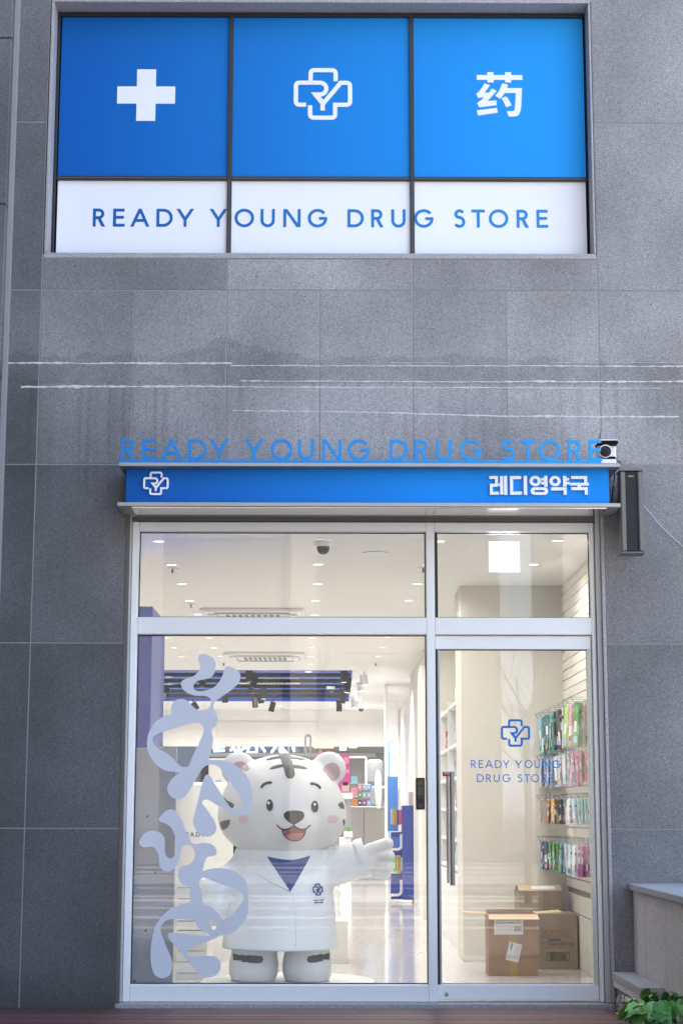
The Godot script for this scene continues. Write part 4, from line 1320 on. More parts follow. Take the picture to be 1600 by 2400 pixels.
func recess_and_track() -> void:
	var r := structure("blue_recess")
	var navy_paint := mat("recess_blue", lin(0.028, 0.135, 0.62), 0.5)
	span(r, "recess_ceiling", Vector3(-3.6, 3.38, -19.3), Vector3(0.24, 3.5, -12.5), navy_paint, 0.0)
	span(r, "recess_side", Vector3(0.225, 3.202, -19.29), Vector3(0.2395, 3.379, -12.51), navy_paint, 0.0)
	span(r, "recess_side", Vector3(-3.599, 3.202, -19.29), Vector3(-3.585, 3.379, -12.51), navy_paint, 0.0)
	span(r, "recess_side", Vector3(-3.584, 3.202, -19.299), Vector3(0.224, 3.379, -19.285), navy_paint, 0.0)
	for k in 6:
		span(r, "slat", Vector3(-3.58, 3.205, -12.62 - k * 1.14), Vector3(0.22, 3.256, -12.52 - k * 1.14), M.black, 0.003)
	var n := 0
	var ordn := ["black", "black cylinder", "slim black", "short black", "tilted black"]
	var src: Node3D = null
	for e in [[703, 95, 703, 180], [745, 140, 728, 225], [718, 225, 722, 265], [808, 230, 808, 308], [742, 300, 748, 372], [780, 275, 792, 340], [880, 330, 862, 400], [526, 275, 526, 335], [362, 165, 358, 220], [95, 205, 95, 265], [75, 255, 75, 305], [290, 335, 322, 385], [1398, 95, 1398, 185], [1432, 150, 1418, 260], [1388, 235, 1362, 310], [1362, 320, 1362, 400], [1392, 260, 1385, 340]]:
		var top := Vector2(360 + e[0] * 0.3189, 1540 + e[1] * 0.3189)
		var bot := Vector2(360 + e[2] * 0.3189, 1540 + e[3] * 0.3189)
		var p := C(top.x, top.y, 3.16)
		p.z = clampf(p.z, -18.9, -12.6)
		var a := U(top.x, top.y, p.z)
		var b := U(bot.x, bot.y, p.z)
		var t := thing("track_spotlight", "black cylinder track spotlight under the blue recess, %s" % ["at the very front left of centre", "behind it, tilted left", "short, hung low left of centre", "before the blue air conditioner", "lowest of the left cluster", "second lowest of the left cluster, tilted", "alone past the recess, tilted left", "half behind the film, centre left", "inside the loop of the film", "far left upper", "far left lower", "below the film loop, tilted right", "front right corner with a lit lens", "right corner, second of its row", "right corner, tilted left", "right corner, lowest", "right corner, in the middle"][n], "spotlight", a, "black track spotlights")
		var ax := (b - a)
		mk(t, "body", tube([Vector3.ZERO, ax], 0.048, 14), M.black)
		mk(t, "stem", tube([Vector3(0, 0.015, 0), Vector3(0, maxf(3.22 - a.y, 0.04), 0)], 0.012, 6), M.black)
		mk(t, "lens", tube([ax * 1.001, ax * 1.012], 0.038, 14), M.lamp_glow if n in [12, 13, 3] else M.steel)
		n += 1
	n = 0
	for e in [[1540, 130, 1525, 205], [1518, 185, 1500, 250], [1496, 245, 1478, 315], [1474, 305, 1452, 372]]:
		var top := Vector2(360 + e[0] * 0.3189, 1540 + e[1] * 0.3189)
		var bot := Vector2(360 + e[2] * 0.3189, 1540 + e[3] * 0.3189)
		var zz: float = [-12.7, -13.9, -15.2, -16.6][n]
		var a := U(top.x, top.y, zz)
		var b := U(bot.x + 8, bot.y, zz)
		var t := thing("white_track_spotlight", "white track spotlight aimed at the right wall, %s from the front" % ["first", "second", "third", "fourth"][n], "spotlight", a, "white track spotlights")
		mk(t, "body", tube([Vector3.ZERO, b - a], 0.055, 14), M.white_frame)
		mk(t, "stem", tube([Vector3(0, 0.01, 0), Vector3(0.02, CEIL - a.y - 0.003, 0)], 0.012, 6), M.white_frame)
		mk(t, "lens", tube([(b - a) * 1.001, (b - a) * 1.012], 0.046, 14), M.lamp_glow)
		var l := spot("beam", (b - a) * 1.05, 1.2, 55.0, 0.04, t)
		l.rotation_degrees = Vector3(-55, -70, 0)
		n += 1
	for e in [[-1.8, -14.2], [-1.2, -17.4], [-2.6, -16.0], [-0.4, -15.0]]:  # lamps added to brighten the recess and the far shop
		var t := thing("added_recess_light", "small lamp added to brighten the blue recess", "ceiling light", Vector3(e[0], 3.374, e[1]), "added recess lights")
		mk(t, "lens", disc_lathe(0.05, 0.004, 0.001, 20), M.lamp_glow, Vector3(0, 0, 0))
		spot("beam", Vector3(0, -0.02, 0), 1.1, 85.0, 0.05, t)
	for e in [[-2.6, -20.6], [-1.0, -20.6], [0.6, -20.6]]:
		var t := thing("downlight", "recessed ceiling downlight at the far end, %s" % ["left", "centre", "right"][int(e[0] > -2) + int(e[0] > 0)], "ceiling light", Vector3(e[0], CEIL, e[1]), "recessed downlights in the shop ceiling")
		mk(t, "lens", disc_lathe(0.037, 0.003, 0.001, 20), M.lamp_glow, Vector3(0, -0.0035, 0))
		spot("beam", Vector3(0, -0.02, 0), 1.5, 80.0, 0.05, t)

# ---------------------------------------------------------------- slat wall with hanging goods, right of the door
func corner_right() -> void:
	var s := thing("slat_wall", "cream slat wall with horizontal grooves and hanging goods, inside on the right", "display wall")
	span(s, "back_board", Vector3(1.935, 0.66, -3.468), Vector3(2.015, 3.19, -0.35), M.groove, 0.0)
	for k in 31:
		var y := 0.70 + k * 0.0805
		span(s, "slat_board", Vector3(1.92, y, -3.466), Vector3(1.934, y + 0.0735, -0.36), M.cream, 0.002)
	span(s, "plinth", Vector3(1.915, FL + 0.001, -3.465), Vector3(2.015, 0.50, -0.36), M.cream, 0.002)
	span(s, "plinth_rail", Vector3(1.925, 0.508, -3.465), Vector3(2.015, 0.655, -0.36), M.cream, 0.003)
	var cols := {"teal": lin(0.02, 0.16, 0.18), "mint": lin(0.15, 0.60, 0.42), "black": lin(0.02, 0.018, 0.016), "white": lin(0.72, 0.72, 0.74), "pink": lin(0.75, 0.28, 0.40), "lilac": lin(0.38, 0.45, 0.66), "orange": lin(0.70, 0.22, 0.03), "yellow": lin(0.75, 0.45, 0.05), "green": lin(0.06, 0.36, 0.05), "navy": lin(0.02, 0.04, 0.10), "sky": lin(0.25, 0.55, 0.68), "magenta": lin(0.60, 0.04, 0.30), "aqua": lin(0.30, 0.68, 0.66), "tan": lin(0.45, 0.30, 0.16), "grey": lin(0.35, 0.36, 0.38), "lime": lin(0.40, 0.62, 0.10)}
	for k in cols:
		mat("pack_" + k, cols[k], 0.35)
	var rows := [
		[1683, ["sky", "teal", "teal", "mint", "black", "black", "white", "lime", "pink", "green"], 0.30],
		[1781, ["white", "lilac", "lilac", "lilac", "white", "white", "white", "lilac", "pink", "pink"], 0.225],
		[1875, ["tan", "", "orange", "yellow", "black", "black", "grey", "white", "sky", "aqua"], 0.185],
		[1971, ["navy", "navy", "green", "green", "green", "sky", "white", "sky", "white", "magenta"], 0.225]]
	var rng := RandomNumberGenerator.new()
	rng.seed = 31
	var rowname := ["top hook row", "second hook row", "third hook row", "lowest hook row"]
	for r in 4:
		var yh := U(1330, rows[r][0], -3.3).y
		for k in 10:
			var z := -3.36 + k * 0.245
			var hx := 1.70
			var h := thing("display_hook", "chrome display hook on the slat wall, %s, number %s from the corner" % [rowname[r], ["one", "two", "three", "four", "five", "six", "seven", "eight", "nine", "ten"][k]], "hook", Vector3(1.92, yh, z), "chrome display hooks on the slat wall")
			mk(h, "prong", tube([Vector3(0, 0, 0), Vector3(hx - 1.92, 0, 0), Vector3(hx - 1.935, 0.008, 0), Vector3(hx - 1.94, 0.032, 0)], 0.0035, 6), M.chrome)
			mk(h, "price_arm", tube([Vector3(0, 0.035, 0), Vector3(hx - 1.955, 0.035, 0)], 0.0025, 5), M.chrome)
			span(h, "clip", Vector3(-0.012, -0.02, -0.018), Vector3(-0.001, 0.045, 0.018), M.chrome, 0.002)
			var col: String = rows[r][1][k]
			if col == "":
				continue
			var cnt := 1 if col == "tan" else rng.randi_range(5, 8)
			var hgt: float = rows[r][2] * rng.randf_range(0.92, 1.04)
			for q in cnt:
				var wdt := rng.randf_range(0.09, 0.13)
				var th := 0.007 if col in ["teal", "mint", "green", "tan"] else 0.013
				var x := hx + 0.012 + q * (th + rng.randf_range(0.006, 0.012))
				if x > 1.885:
					break
				var pk := thing("hanging_pack", "%s packet on hook %s from the corner, %s of the slat wall" % [col, ["one", "two", "three", "four", "five", "six", "seven", "eight", "nine", "ten"][k], rowname[r]], "packet", Vector3(x, yh - 0.004, z), "packets hanging on the slat wall")
				pk.rotation_degrees = Vector3(0, rng.randf_range(-10, 10), rng.randf_range(-4, 4))
				pouch(pk, wdt, hgt, th, M["pack_" + col], rng)

func pouch(p: Node3D, w: float, h: float, th: float, m: Material, rng: RandomNumberGenerator) -> void:
	box(p, "pouch", Vector3(0, -h * 0.5, 0), Vector3(th, h, w), m, th * 0.4)
	box(p, "header", Vector3(0, -0.012, 0), Vector3(0.0015, 0.036, w * 0.9), M.paper if rng.randf() < 0.5 else m, 0.0)
	var lw := w * rng.randf_range(0.4, 0.7)
	box(p, "label", Vector3(-th * 0.5 - 0.0006, -h * rng.randf_range(0.4, 0.7), 0), Vector3(0.001, h * 0.25, lw), M.paper, 0.0)
	box(p, "print_block", Vector3(-th * 0.5 - 0.0005, -h * 0.86, 0), Vector3(0.0008, h * 0.14, w * 0.86), [M.pack_lilac, M.pack_black, M.pack_orange, M.pack_aqua, M.pack_pink][rng.randi() % 5], 0.0)
	box(p, "print_block", Vector3(0, -h * rng.randf_range(0.15, 0.3), w * 0.5 + 0.0003), Vector3(th * 0.8, h * 0.08, 0.0006), [M.pack_lilac, M.pack_black, M.pack_orange, M.pack_aqua, M.paper][rng.randi() % 5], 0.0)
	box(p, "edge_label", Vector3(0, -h * rng.randf_range(0.4, 0.8), w * 0.5 + 0.0004), Vector3(th * 0.7, h * 0.22, 0.0006), M.paper if rng.randf() < 0.6 else M.print_grey, 0.0)

# ---------------------------------------------------------------- cartons
func carton(called: String, label: String, at: Vector3, w: float, h: float, d: float, turn: float, m: Material, open: bool) -> Node3D:
	var c := thing(called, label, "cardboard box", at)
	c.rotation_degrees.y = turn
	var t := 0.004
	span(c, "front_wall", Vector3(-w / 2, 0.001, d / 2 - t), Vector3(w / 2, h, d / 2), m, 0.0015)
	span(c, "back_wall", Vector3(-w / 2, 0.001, -d / 2), Vector3(w / 2, h, -d / 2 + t), m, 0.0015)
	span(c, "side_wall", Vector3(-w / 2, 0.001, -d / 2 + t + 0.0002), Vector3(-w / 2 + t, h, d / 2 - t - 0.0002), m, 0.0015)
	span(c, "side_wall", Vector3(w / 2 - t, 0.001, -d / 2 + t + 0.0002), Vector3(w / 2, h, d / 2 - t - 0.0002), m, 0.0015)
	span(c, "bottom", Vector3(-w / 2 + t, 0.002, -d / 2 + t), Vector3(w / 2 - t, 0.006, d / 2 - t), m, 0.0)
	if not open:
		span(c, "lid_flap", Vector3(-w / 2 + 0.001, h + 0.0003, 0.002), Vector3(w / 2 - 0.001, h + 0.0043, d / 2 - 0.001), m, 0.0015)
		span(c, "lid_flap", Vector3(-w / 2 + 0.001, h + 0.0003, -d / 2 + 0.001), Vector3(w / 2 - 0.001, h + 0.0043, -0.002), m, 0.0015)
		span(c, "sealing_tape", Vector3(-w / 2 + 0.002, h + 0.0045, -0.025), Vector3(w / 2 - 0.002, h + 0.0051, 0.025), M.tape, 0.0)
	return c

func barcode(parent: Node, c: Vector3, w: float, h: float, m: Material, vertical := false, sd := 5) -> void:
	var rng := RandomNumberGenerator.new()
	rng.seed = sd
	var st := start()
	var x := -w / 2
	while x < w / 2:
		var bw := minf([0.0012, 0.0022, 0.0034][rng.randi() % 3], w / 2 - x)
		if vertical:
			add_box(st, Vector3(0, x + bw / 2, 0), Vector3(h, bw, 0.0004))
		else:
			add_box(st, Vector3(x + bw / 2, 0, 0), Vector3(bw, h, 0.0004))
		x += bw + [0.0012, 0.002, 0.003][rng.randi() % 3]
	mk(parent, "barcode", st.commit(), m, c)

func print_lines(parent: Node, c: Vector3, w: float, rows: int, step: float, h: float, m: Material, sd: int) -> void:
	var rng := RandomNumberGenerator.new()
	rng.seed = sd
	var st := start()
	for r in rows:
		var x := -w / 2
		while x < w / 2 - 0.004:
			var bw := minf(rng.randf_range(0.003, 0.014), w / 2 - x)
			add_box(st, Vector3(x + bw / 2, -r * step, 0), Vector3(bw, h, 0.0004))
			x += bw + rng.randf_range(0.002, 0.005)
	mk(parent, "print", st.commit(), m, c)

func boxes_on_floor() -> void:
	# open carton in front
	var a := carton("open_carton", "open brown cardboard box with its flaps out, white labels and brown tape", Vector3(1.342, FL, -2.33), 0.372, 0.452, 0.28, 0.0, M.carton, true)
	var w := 0.372
	var h := 0.452
	var zf := 0.14
	for e in [["back_flap", Vector3(0.005, h + 0.02, -0.141), Vector3(0.355, 0.003, 0.13), Vector3(-14, 0, 0), Vector3(0, 0, -0.06)], ["front_flap", Vector3(0, h - 0.002, 0.142), Vector3(w + 0.002, 0.003, 0.13), Vector3(14, 0, 0), Vector3(0, 0, 0.064)], ["left_flap", Vector3(-w / 2, h + 0.001, 0), Vector3(0.19, 0.003, 0.27), Vector3(0, 0, -3), Vector3(-0.096, 0, 0)], ["right_flap", Vector3(w / 2, h + 0.001, 0), Vector3(0.19, 0.003, 0.27), Vector3(0, 0, 4.5), Vector3(0.096, 0, 0)]]:
		var f := mk(a, e[0], cbox(e[2], 0.001), M.carton_edge)
		var bs := Basis.from_euler(Vector3(deg_to_rad(e[3].x), deg_to_rad(e[3].y), deg_to_rad(e[3].z)))
		f.transform = Transform3D(bs, e[1] + bs * e[4])
	span(a, "lining", Vector3(-w / 2 + 0.006, 0.2, -0.134), Vector3(w / 2 - 0.006, h - 0.003, -0.132), M.carton_inside, 0.0)
	span(a, "tape_strip", Vector3(-0.030, 0.002, zf), Vector3(0.030, 0.30, zf + 0.0006), M.tape, 0.0)
	span(a, "crease", Vector3(-w / 2 + 0.003, 0.0745, zf), Vector3(w / 2 - 0.003, 0.0755, zf + 0.0004), M.carton_inside, 0.0)
	var l1 := span(a, "address_label", Vector3(-0.140, 0.300, zf + 0.0008), Vector3(0.078, 0.440, zf + 0.0016), M.paper, 0.0)
	print_lines(l1, Vector3(0, 0.035, 0.0007), 0.19, 2, 0.017, 0.011, M.print_grey, 3)
	print_lines(l1, Vector3(-0.03, -0.012, 0.0007), 0.13, 4, 0.010, 0.0022, M.print_grey, 4)
	barcode(l1, Vector3(0.071, -0.026, 0.0007), 0.060, 0.038, M.print_black, false, 6)
	var l2 := span(a, "corner_label", Vector3(0.100, 0.418, zf + 0.0008), Vector3(0.166, 0.446, zf + 0.0016), M.paper, 0.0)
	barcode(l2, Vector3(0, 0.001, 0.0007), 0.046, 0.018, M.print_grey, false, 8)
	var l3 := box(a, "tilted_label", Vector3(0.005, 0.172, zf + 0.0016), Vector3(0.098, 0.136, 0.0008), M.paper, 0.0)
	l3.rotation_degrees.z = -14
	barcode(l3, Vector3(-0.026, 0.036, 0.0007), 0.055, 0.016, M.print_black, true, 9)
	print_lines(l3, Vector3(0.024, 0.05, 0.0007), 0.04, 8, 0.013, 0.004, M.print_grey, 11)
	print_lines(l3, Vector3(-0.02, -0.03, 0.0007), 0.04, 3, 0.010, 0.003, M.print_grey, 12)
	# closed carton beside it
	var b := carton("closed_carton", "closed grey brown cardboard box with red handling marks, right of the open box", Vector3(1.742, FL, -2.90), 0.315, 0.42, 0.36, 0.0, M.carton_grey, false)
	var z2 := 0.181
	for k in 4:
		var x := -0.098 + k * 0.058
		var fr := mk(b, "handling_mark", flat([rect2(-0.0255, -0.0255, 0.0255, 0.0255), PackedVector2Array([Vector2(-0.023, -0.023), Vector2(-0.023, 0.023), Vector2(0.023, 0.023), Vector2(0.023, -0.023)])], 0.0005), M.print_red, Vector3(x, 0.282, z2))
		var sh: Array
		match k:
			0: sh = [merge([PackedVector2Array([Vector2(-12, -14), Vector2(-6, -14), Vector2(-6, 4), Vector2(-2, 4), Vector2(-9, 15), Vector2(-16, 4), Vector2(-12, 4)]), PackedVector2Array([Vector2(6, -14), Vector2(12, -14), Vector2(12, 4), Vector2(16, 4), Vector2(9, 15), Vector2(2, 4), Vector2(6, 4)])])]
			1: sh = [merge([PackedVector2Array([Vector2(-12, 15), Vector2(12, 15), Vector2(9, 3), Vector2(2, -2), Vector2(2, -12), Vector2(8, -15), Vector2(-8, -15), Vector2(-2, -12), Vector2(-2, -2), Vector2(-9, 3)])])]
			2: sh = [merge([arc(0, 1, 15, 12, 0, 180, 14), stroke(PackedVector2Array([Vector2(0, 2), Vector2(0, -12), Vector2(5, -14)]), 3.0)])]
			_: sh = [merge([stroke(PackedVector2Array([Vector2(-14, -12), Vector2(-6, 4), Vector2(4, 4), Vector2(8, -12)]), 4.0), stroke(PackedVector2Array([Vector2(2, 14), Vector2(14, 2)]), 4.0), arc(-6, 10, 4, 4, 0, 350, 10)])]
		mk(fr, "handling_symbol", flat(sh[0], 0.0005, 0.001), M.print_red)
	for e in [[-0.124, 0.205, 0.122, 0.2065], [-0.124, 0.166, 0.122, 0.1675], [-0.124, 0.245, 0.122, 0.2465], [-0.124, 0.166, -0.1225, 0.2465], [0.1205, 0.166, 0.122, 0.2465], [-0.075, 0.166, -0.0735, 0.2465]]:
		span(b, "table_line", Vector3(e[0], e[1], z2), Vector3(e[2], e[3], z2 + 0.0004), M.print_black, 0.0)
	mk(b, "contents_text", text("20mL x 90 x 2EA", 0.019, 0.0006), M.print_black, Vector3(-0.062, 0.176, z2))
	print_lines(b, Vector3(-0.02, 0.225, z2), 0.09, 1, 0.02, 0.018, M.print_black, 17)
	print_lines(b, Vector3(-0.10, 0.225, z2), 0.03, 1, 0.02, 0.014, M.print_grey, 18)
	print_lines(b, Vector3(-0.10, 0.186, z2), 0.03, 1, 0.02, 0.014, M.print_grey, 19)
	mk(b, "barcode_frame", flat([rect2(-0.087, -0.034, 0.087, 0.034), PackedVector2Array([Vector2(-0.083, -0.030), Vector2(-0.083, 0.030), Vector2(0.083, 0.030), Vector2(0.083, -0.030)])], 0.0005), M.print_black, Vector3(0.004, 0.098, z2))
	barcode(b, Vector3(0.004, 0.098, z2), 0.13, 0.052, M.print_black, false, 15)
	# box behind, higher
	var c := carton("tall_carton", "taller brown cardboard box behind the others with white tape on top", Vector3(1.66, FL, -3.27), 0.352, 0.585, 0.30, 0.0, M.carton_grey, true)
	for e in [["front_flap", Vector3(0, 0.584, 0.15), Vector3(0.35, 0.003, 0.10), Vector3(-24, 0, 0), Vector3(0, 0, -0.05)], ["back_flap", Vector3(0, 0.584, -0.15), Vector3(0.35, 0.003, 0.10), Vector3(20, 0, 0), Vector3(0, 0, 0.05)]]:
		var f := mk(c, e[0], cbox(e[2], 0.001), M.carton_edge)
		var bs := Basis.from_euler(Vector3(deg_to_rad(e[3].x), 0, 0))
		f.transform = Transform3D(Basis.from_euler(Vector3(deg_to_rad(-e[3].x), 0, 0)), e[1] + Basis.from_euler(Vector3(deg_to_rad(-e[3].x), 0, 0)) * e[4])
	var wt := box(c, "white_tape", Vector3(0.03, 0.607, 0.105), Vector3(0.19, 0.001, 0.045), M.paper, 0.0)
	wt.rotation_degrees.x = 24
	span(c, "tape_strip", Vector3(0.02, 0.30, 0.1501), Vector3(0.075, 0.58, 0.1506), grain(mat("tape_clear", lin(0.30, 0.22, 0.14), 0.25), M.soft, 0.3), 0.0)

func slabpx(parent: Node, n: String, x0: float, y0: float, x1: float, y1: float, z: float, depth: float, m: Material, b := 0.003) -> MeshInstance3D:   # a block whose front face has these surveyed corners at z
	var a := U(x0, y1, z)
	var c := U(x1, y0, z)
	return span(parent, n, Vector3(a.x, a.y, z - depth), Vector3(c.x, c.y, z), m, b)

# ---------------------------------------------------------------- the far half of the shop
func far_shop() -> void:
	# shelves beside the entrance, seen past the door bar
	var sh := thing("wall_shelf", "white wall shelving of five boards in the passage behind the door handle", "shelf")
	for z in [-4.3, -5.7, -7.1]:
		span(sh, "upright", Vector3(1.09, 0.75, z - 0.03), Vector3(1.48, 2.35, z), M.shop_white, 0.002)
	var ys := [0.80, 1.06, 1.34, 1.62, 1.92, 2.30]
	for y in ys:
		span(sh, "board", Vector3(1.10, y - 0.03, -7.09), Vector3(1.49, y, -4.305), M.shop_white, 0.002)
	span(sh, "base", Vector3(1.095, FL, -7.1), Vector3(1.49, 0.745, -4.3), M.shop_white, 0.003)
	var rng := RandomNumberGenerator.new()
	rng.seed = 77
	for k in 3:
		var q := thing("framed_notice", "white framed notice on the wall above the passage shelves, %s" % ["large upper one", "small one near the door", "small one farther back"][k], "notice", Vector3([1.30, 1.20, 1.20][k], [2.75, 2.50, 2.42][k], [-5.2, -4.8, -5.8][k]))
		box(q, "frame", Vector3.ZERO, Vector3(0.03, [0.30, 0.18, 0.18][k], 0.7 if k == 0 else 0.5), M.white_frame, 0.003)
		box(q, "sheet", Vector3(-0.016, 0, 0), Vector3(0.001, [0.26, 0.15, 0.15][k], 0.62 if k == 0 else 0.44), M.paper, 0.0)
	var cs := [["pack_aqua", "turquoise"], ["paper", "white"], ["pack_sky", "light blue"], ["pull_red", "red"], ["pack_lilac", "violet"], ["pack_white", "pale"], ["pack_yellow", "yellow"]]
	for bi in 5:
		var y: float = ys[bi]
		var z := -4.45
		var nth := 0
		while z > -7.0:
			var c: Array = cs[rng.randi() % cs.size()]
			var w := rng.randf_range(0.06, 0.16)
			var h := rng.randf_range(0.09, 0.21)
			if rng.randf() < 0.62:
				var p := thing("product_box", "%s product box, %s from the door, %s board of the passage shelf" % [c[1], ["one", "two", "three", "four", "five", "six", "seven", "eight", "nine", "ten", "eleven", "twelve", "thirteen", "fourteen", "fifteen", "sixteen", "seventeen", "eighteen", "nineteen", "twenty"][nth], ["lowest", "second", "middle", "fourth", "top"][bi]], "box", Vector3(1.18, y + 0.001, z), "product boxes on the passage shelf")
				nth += 1
				box(p, "carton", Vector3(0, h / 2, 0), Vector3(0.07, h, w), M[c[0]], 0.002)
				box(p, "label", Vector3(-0.0355, h * 0.55, 0), Vector3(0.0006, h * 0.3, w * 0.6), M.paper, 0.0)
				box(p, "end_label", Vector3(0, h * 0.6, w / 2 + 0.0004), Vector3(0.05, h * 0.25, 0.0006), M.paper, 0.0)
			z -= w + rng.randf_range(0.02, 0.12)
	# blue promotion stand
	var g := thing("promotion_stand", "tall royal blue cardboard promotion stand with pale rounded cut-out pockets", "display stand")
	var royal := mat("royal", lin(0.008, 0.04, 0.32), 0.5)
	var zz := -12.6
	slabpx(g, "side_panel", 944, 1888, 968, 2110, zz, 0.5, royal)
	slabpx(g, "back_panel", 916, 1950, 943.5, 2108, zz - 0.35, 0.04, royal)
	slabpx(g, "upper_back", 908, 1820, 932, 1948, zz - 0.36, 0.04, mat("azure", lin(0.04, 0.20, 0.62), 0.5))
	for k in 3:
		var y0: float = [1958, 2012, 2065][k]
		var o := U(914, y0 + 36, zz - 0.2)
		var wq := U(943, y0, zz - 0.2).x - o.x
		var pts := fillet([Vector2(0.0, 0.02), Vector2(wq - 0.02, 0.02), Vector2(wq - 0.02, 0.22)], 0.06)
		mk(g, "pocket_rim", flat([stroke(pts, 0.035)], 0.02), M.shop_white, Vector3(o.x, o.y, zz - 0.2))
		slabpx(g, "pocket", 915, y0 + 4, 942, y0 + 34, zz - 0.24, 0.02, M["recess_blue"] if k < 2 else royal)
	slabpx(g, "leaflet_holder", 957, 1855, 967, 1888, zz + 0.01, 0.05, M.frame_grey)
	for k in 9:
		var cc: String = ["pack_lilac", "pack_yellow", "pack_tan", "pack_tan", "pack_black", "pack_magenta", "pack_magenta", "pack_magenta", "pack_magenta"][k]
		var p := thing("hanging_sachet", "%s sachet hanging at the top of the blue promotion stand" % ["lilac", "yellow", "tan", "tan", "black", "magenta", "magenta", "magenta", "magenta"][k], "packet", Vector3.ZERO, "sachets on the blue promotion stand")
		slabpx(p, "sachet", 915 + k * 3.9, 1898, 918.2 + k * 3.9, 1932 + (k % 3), zz - 0.15, 0.08, M[cc])
		slabpx(p, "peg", 916 + k * 3.9, 1892, 916.8 + k * 3.9, 1898, zz - 0.1, 0.02, M.chrome, 0.0)
	for k in 4:
		var p := thing("bottle_pack", "%s slim pack in the middle pocket of the blue stand" % ["white", "lime", "lime", "orange"][k], "packet", Vector3.ZERO, "slim packs in the blue stand")
		slabpx(p, "pack", 918 + k * 5.4, 2008, 921.5 + k * 5.4, 2042 + k * 2, zz - 0.14, 0.04, [M.paper, M.pack_lime, M.pack_lime, M.pack_orange][k])
		slabpx(p, "cap", 918.6 + k * 5.4, 2005, 921 + k * 5.4, 2007.8, zz - 0.145, 0.03, M.white_frame, 0.0)
	# white bay behind it
	var bay := thing("white_bay", "white shelving bay with a blue edge strip on the right, beyond the statue's raised hand", "cabinet")
	slabpx(bay, "frame_post", 903, 1500, 908, 2060, -15.0, 0.3, M.shop_white)
	slabpx(bay, "edge_strip", 908.5, 1740, 913, 1960, -15.02, 0.1, mat("edge_blue", lin(0.15, 0.42, 0.85), 0.4))
	slabpx(bay, "header", 908.5, 1640, 932, 1738, -15.0, 0.4, M.shop_white)
	slabpx(bay, "back", 913.5, 1740, 936, 2000, -15.5, 0.05, M.cream)
	slabpx(bay, "shelf", 913, 1843, 934, 1850, -15.1, 0.4, M.shop_white)
	# oval sign on a bracket
	var ov := thing("oval_sign", "thin white oval sign seen edge on, on a white bracket above the statue's hand", "sign", U(886, 1850, -14.0))
	var om := lathe([[0.0, -0.015], [0.27, -0.012], [0.275, 0.0], [0.27, 0.012], [0.0, 0.015]], 32)
	var oo := mk(ov, "disc", om, M.paper)
	oo.transform = Transform3D(Basis.from_euler(Vector3(0, deg_to_rad(-10), PI / 2)).scaled(Vector3(1, 1, 1)), Vector3.ZERO)
	slabpx(ov, "bracket", 889, 1842, 930, 1847, -14.0, 0.03, M.shop_white).position -= ov.position
	# grey service counter, appliance and goods on it
	var ct := thing("service_counter", "grey panelled service counter across the far end", "counter")
	var top := U(850, 1890, -20.6).y
	for k in 4:
		var xa := U(700 + k * 51, 1900, -20.6).x
		var xb := U(751 + k * 51, 1900, -20.6).x
		span(ct, "panel", Vector3(xa + 0.004, FL + 0.08, -21.2), Vector3(xb - 0.004, top - 0.04, -20.6), M.grey_counter, 0.003)
	span(ct, "counter_top", Vector3(U(700, 1900, -20.6).x, top - 0.038, -21.22), Vector3(U(905, 1900, -20.6).x, top, -20.57), mat("counter_top", lin(0.45, 0.44, 0.42), 0.3), 0.004)
	var ap := thing("appliance", "pale grey appliance with rounded corners standing on the service counter", "appliance")
	slabpx(ap, "body", 860, 1780, 897, 1838, -20.9, 0.3, mat("appliance_grey", lin(0.28, 0.30, 0.31), 0.5), 0.05)
	slabpx(ap, "foot", 868, 1840, 892, 1889, -20.9, 0.25, M["appliance_grey"], 0.05)
	var pf := thing("white_tube_frame", "white tubular frame standing before the far window", "frame")
	var fa := U(770, 1775, -21.4)
	var fb := U(855, 1775, -21.4)
	mk(pf, "tube", tube([fa, fb, fb + Vector3(0.02, -0.02, 0), fb + Vector3(0.02, -0.6, 0)], 0.02, 8), M.white_frame)
	for k in 9:
		var x := 839.0 + (k % 3) * 10.5
		var y := 1838.0 + (k / 3) * 18.5
		var bx := thing("small_box", "%s small box in the rack on the service counter" % ["pink", "violet", "blue", "green", "violet", "lilac", "violet", "red", "blue"][k], "box", Vector3.ZERO, "small boxes in the counter rack")
		slabpx(bx, "carton", x, y, x + 9.0, y + 14.0, -20.62, 0.1, [M.pack_pink, M.pack_lilac, M["edge_blue"], M.pack_green, M.pack_lilac, M.pack_lilac, M.navy, M.pull_red, M["edge_blue"]][k])
		slabpx(bx, "label", x + 2, y + 4, x + 6.0, y + 9.0, -20.617, 0.002, M.paper, 0.0)
	for k in 3:
		var bx := thing("product_box", "%s box at the left end of the service counter" % ["sky blue", "coral", "orange"][k], "box", Vector3.ZERO, "boxes at the end of the counter")
		slabpx(bx, "carton", 823, [1820, 1846, 1872][k], 837, [1834, 1866, 1889][k], -20.61, 0.15, [M.pack_sky, M.pack_pink, M.pack_orange][k])
		slabpx(bx, "shelf", 821, [1834.5, 1866.5, 1889.3][k], 838, [1836, 1868, 1890.5][k], -20.6, 0.16, M.white_frame, 0.0)
	# pink promotion carton with a portrait
	var pk := thing("pink_display", "tall magenta promotion carton with a printed portrait, behind the statue's right ear", "display box")
	slabpx(pk, "carton", 792, 1768, 819, 1857, -18.0, 0.3, mat("hot_pink", lin(0.62, 0.05, 0.28), 0.5))
	slabpx(pk, "portrait_ground", 801, 1838, 818, 1855, -17.996, 0.002, mat("skin", lin(0.62, 0.42, 0.34), 0.6), 0.0)
	slabpx(pk, "portrait_hair", 803, 1833, 815, 1841, -17.994, 0.004, M.black, 0.001)
	slabpx(pk, "panel", 806, 1774, 817, 1790, -17.996, 0.002, M.pack_pink, 0.0)
